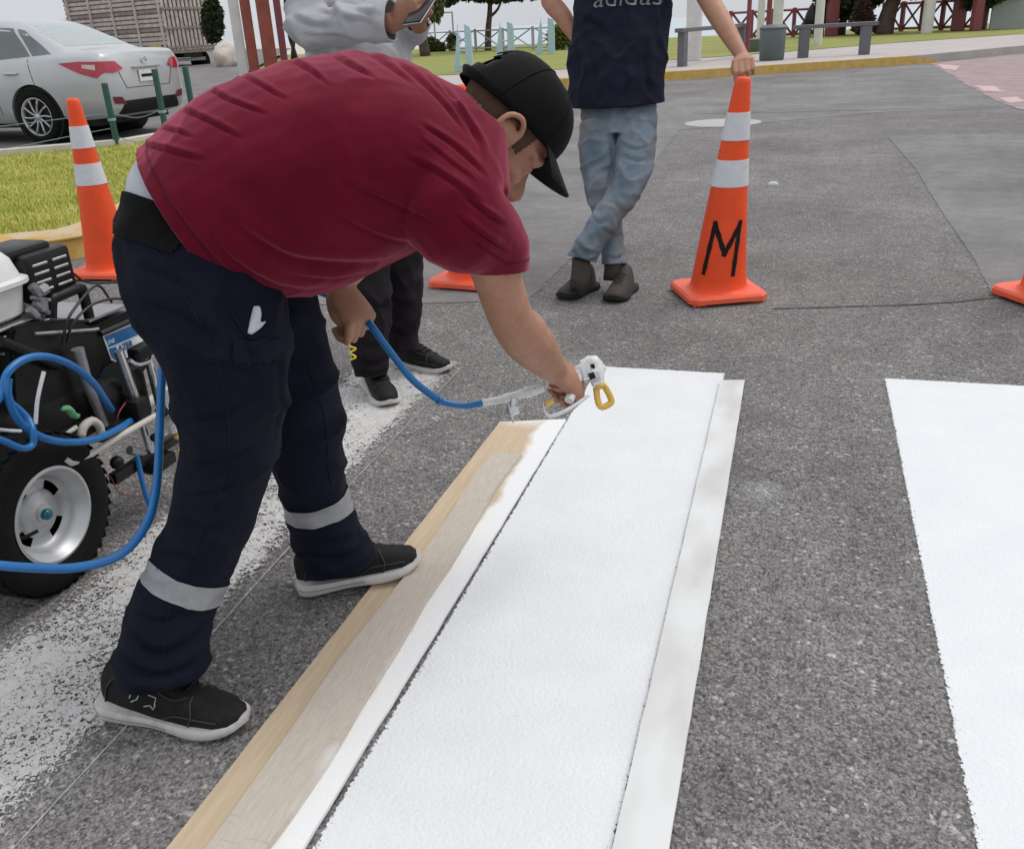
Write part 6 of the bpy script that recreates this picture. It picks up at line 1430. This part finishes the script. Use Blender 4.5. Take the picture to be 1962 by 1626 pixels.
# ================================================================== TREES AND SHRUBS
def leaf_mat(name, c0, c1):
    b = NB(name); v = b.pos(); oi = b.n('ShaderNodeObjectInfo'); c = b.ramp(b.noise(v, 3.5, 4, .7), [(.3, c0), (.7, c1)]); c = b.mix(1.0, c, b.ramp(b.noise(v, 30, 2), [(.3, .7), (.7, 1.3)]), 'MULTIPLY'); b.col(c); b.set(Roughness=.7); return b.m
leaf_mat('leaf_dark', (.018, .026, .010), (.05, .062, .02)); leaf_mat('leaf_mid', (.04, .06, .015), (.12, .14, .04)); leaf_mat('leaf_bright', (.09, .13, .02), (.26, .28, .05)); leaf_mat('leaf_brown', (.06, .03, .025), (.13, .08, .06)); simple('bark', (.10, .065, .055), .9, var=.3, scale=8)
def leaves(blobs, n, size, seed, droop=0.0):
    rnd = random.Random(seed); V = []; F = []
    tot = sum(r[0]*r[1]*r[2] for _, r in blobs)
    for c_, r in blobs:
        for _ in range(int(n*r[0]*r[1]*r[2]/tot)):
            d = Vector((rnd.gauss(0, 1), rnd.gauss(0, 1), rnd.gauss(0, 1))).normalized()*rnd.random()**.33
            p = Vector(c_)+Vector((d.x*r[0], d.y*r[1], d.z*r[2])); u = Vector((rnd.gauss(0, 1), rnd.gauss(0, 1), rnd.gauss(0, .6)-droop*2)).normalized(); w = u.cross(Vector((rnd.gauss(0, 1), rnd.gauss(0, 1), rnd.gauss(0, 1)))).normalized(); s = size*(.6+.8*rnd.random()); i = len(V)
            V += [tuple(p-u*s), tuple(p+w*s*.45), tuple(p+u*s), tuple(p-w*s*.45)]; F.append((i, i+1, i+2, i+3))
    me_ = bpy.data.meshes.new('crown'); me_.from_pydata(V, [], F); return me_
def tree(name, base, trunk, limbs, blobs, n, size, m, lab, cat='tree', seed=1, droop=0, tr=.12):
    root = empty(name, base, label=lab, cat=cat)
    if trunk:
        g = bmesh.new(); tube(g, trunk, [tr*(1-.45*i/(len(trunk)-1)) for i in range(len(trunk))], 10, 4)
        for l_ in limbs: tube(g, l_, [tr*.45, tr*.35, tr*.18][:len(l_)], 7, 3)
        obj('trunk', g, 'bark', root, smooth=True)
    obj('crown', leaves(blobs, n, size, seed, droop), m, root); return root
# young tree with a dark crown at the frame top
p = G(935, 97, .17); D_ = DEP(p); pm = D_/FPX; up_ = lambda x, y: p+Vector(CR)*((x-935)*pm)+Vector((0, 0, (97-y)*pm*1.05))
rb = random.Random(5); bl = []
for i in range(26): bl.append((up_(945+rb.uniform(-75, 75), 12-rb.random()*90)+Vector((0, rb.uniform(-1.5, 1.5), 0)), (rb.uniform(.4, .8), rb.uniform(.5, .9), rb.uniform(.25, .5))))
for x in range(870, 1030, 12): bl.append((up_(x, 8-abs(x-945)*.09+rb.uniform(-3, 3)), (.42, .6, .28)))
tree('young_tree', p, [p, up_(938, 60), up_(942, 35), up_(946, -10)], [[up_(941, 42), up_(958, 28), up_(972, 0)], [up_(943, 20), up_(925, 5), up_(905, -10)]], bl, 9000, .16, 'leaf_dark', 'young tree with thin trunk and flat dark crown behind the worker cap', seed=2, tr=.16)
def bush(px_b, blobs_px, n, size, m, lab, cat='bush', seed=3, d=None, name='bush', droop=0, dz=.5):
    p = G(*px_b, .17) if d is None else P(*px_b, d); D_ = DEP(p); pm = D_/FPX
    bl = [(p+Vector(CR)*((x-px_b[0])*pm)+Vector((0, 0, (px_b[1]-y)*pm)), (rx*pm, max(rx*pm*.8, .3), rz*pm)) for x, y, rx, rz in blobs_px]
    return tree(name, p, None, None, bl, n, size, m, lab, cat, seed, droop)
bush((1078, 96), [(1075, 70, 18, 18), (1085, 75, 16, 18), (1066, 76, 10, 14), (1092, 62, 10, 12)], 2600, .26, 'leaf_bright', 'bright spiky bush behind the leaning man elbow', seed=4)
p = G(815, 108, .17); pm = DEP(p)/FPX; q_ = lambda x, y: p+Vector(CR)*((x-815)*pm)+Vector((0, 0, (108-y)*pm))
tree('weeping_tree', p, [p, q_(812, 60), q_(818, 0), q_(820, -60)], [], [(q_(835, 5), (.55, .8, .9)), (q_(842, 20), (.3, .5, .7)), (q_(826, 15), (.4, .6, .8)), (q_(815, -40), (1.2, 1.2, 1.0)), (q_(850, 0), (.25, .5, .5))], 4200, .13, 'leaf_mid', 'weeping tree with drooping pale leaves beside the held phone', seed=6, droop=1, tr=.22)
bush((833, 100), [(826, 88, 14, 12), (842, 92, 10, 8), (870, 82, 8, 14)], 1500, .2, 'leaf_mid', 'low shrubs under the weeping tree', seed=7)
bush((418, 110), [(418, 48, 18, 36), (414, 62, 14, 20), (424, 30, 13, 22)], 3600, .16, 'leaf_dark', 'rounded dark green topiary behind the parked truck', seed=8, d=36, name='topiary')
p = P(432, 108, 34); g = bmesh.new(); ellip(g, p, (Vector((.36, 0, 0)), Vector((0, .6, 0)), Vector((0, 0, .55)))); me_ = fuse(g, .06, 2); wrinkle(me_, lambda V, N: .12*vnoise(V, 1.3, 12, 3)); tag(obj('rock_mound', me_, 'stone_pale', smooth=True), 'pale rock mound between the truck and the concrete post', 'rock')
# right hand trees
p = G(1610, 68, .17); pm = DEP(p)/FPX; r_ = lambda x, y: p+Vector(CR)*((x-1610)*pm)+Vector((0, 0, (68-y)*pm))
tree('round_tree', p, [p, r_(1613, 40), r_(1618, 10)], [[r_(1614, 35), r_(1600, 15), r_(1590, 0)], [r_(1614, 35), r_(1635, 18), r_(1645, 5)]], [(r_(x, y), (.75, .9, .55)) for x, y in ((1598, 8), (1620, 12), (1640, 4), (1655, -6), (1610, -14), (1585, -6), (1632, -18))], 6000, .17, 'leaf_dark', 'leafy tree with forked trunk beside the red brown shrub', seed=9, tr=.2)
bush((1650, 68), [(1650, 42, 17, 22), (1648, 22, 10, 16), (1655, 52, 16, 12)], 2600, .2, 'leaf_brown', 'red brown conical shrub behind the low street rail', seed=10)
p = G(1692, 66, .17); pm = DEP(p)/FPX; s_ = lambda x, y: p+Vector(CR)*((x-1692)*pm)+Vector((0, 0, (66-y)*pm))
tree('leaning_tree', p, [p, s_(1696, 40), s_(1704, 10), s_(1722, -25)], [], [(s_(1725, -40), (2.2, 1.6, .9)), (s_(1700, -50), (1.6, 1.5, .8))], 3000, .2, 'leaf_dark', 'leaning tree trunk beside the red brown conical shrub', seed=11, tr=.38)
p = G(1872, 58, .17); pm = DEP(p)/FPX; t_ = lambda x, y: p+Vector(CR)*((x-1872)*pm)+Vector((0, 0, (58-y)*pm))
tree('dark_tree', p, [p, t_(1876, 30), t_(1890, 0), t_(1900, -30)], [[t_(1874, 35), t_(1866, 15), t_(1858, -5)], [t_(1880, 22), t_(1884, 5), t_(1880, -15)]], [(t_(1865, 6), (.7, .8, .35)), (t_(1880, -2), (.9, .8, .35)), (t_(1880, -30), (1.8, 1.4, .8))], 3600, .17, 'leaf_dark', 'dark branching tree between the maroon post and grey wall', seed=12, tr=.22)
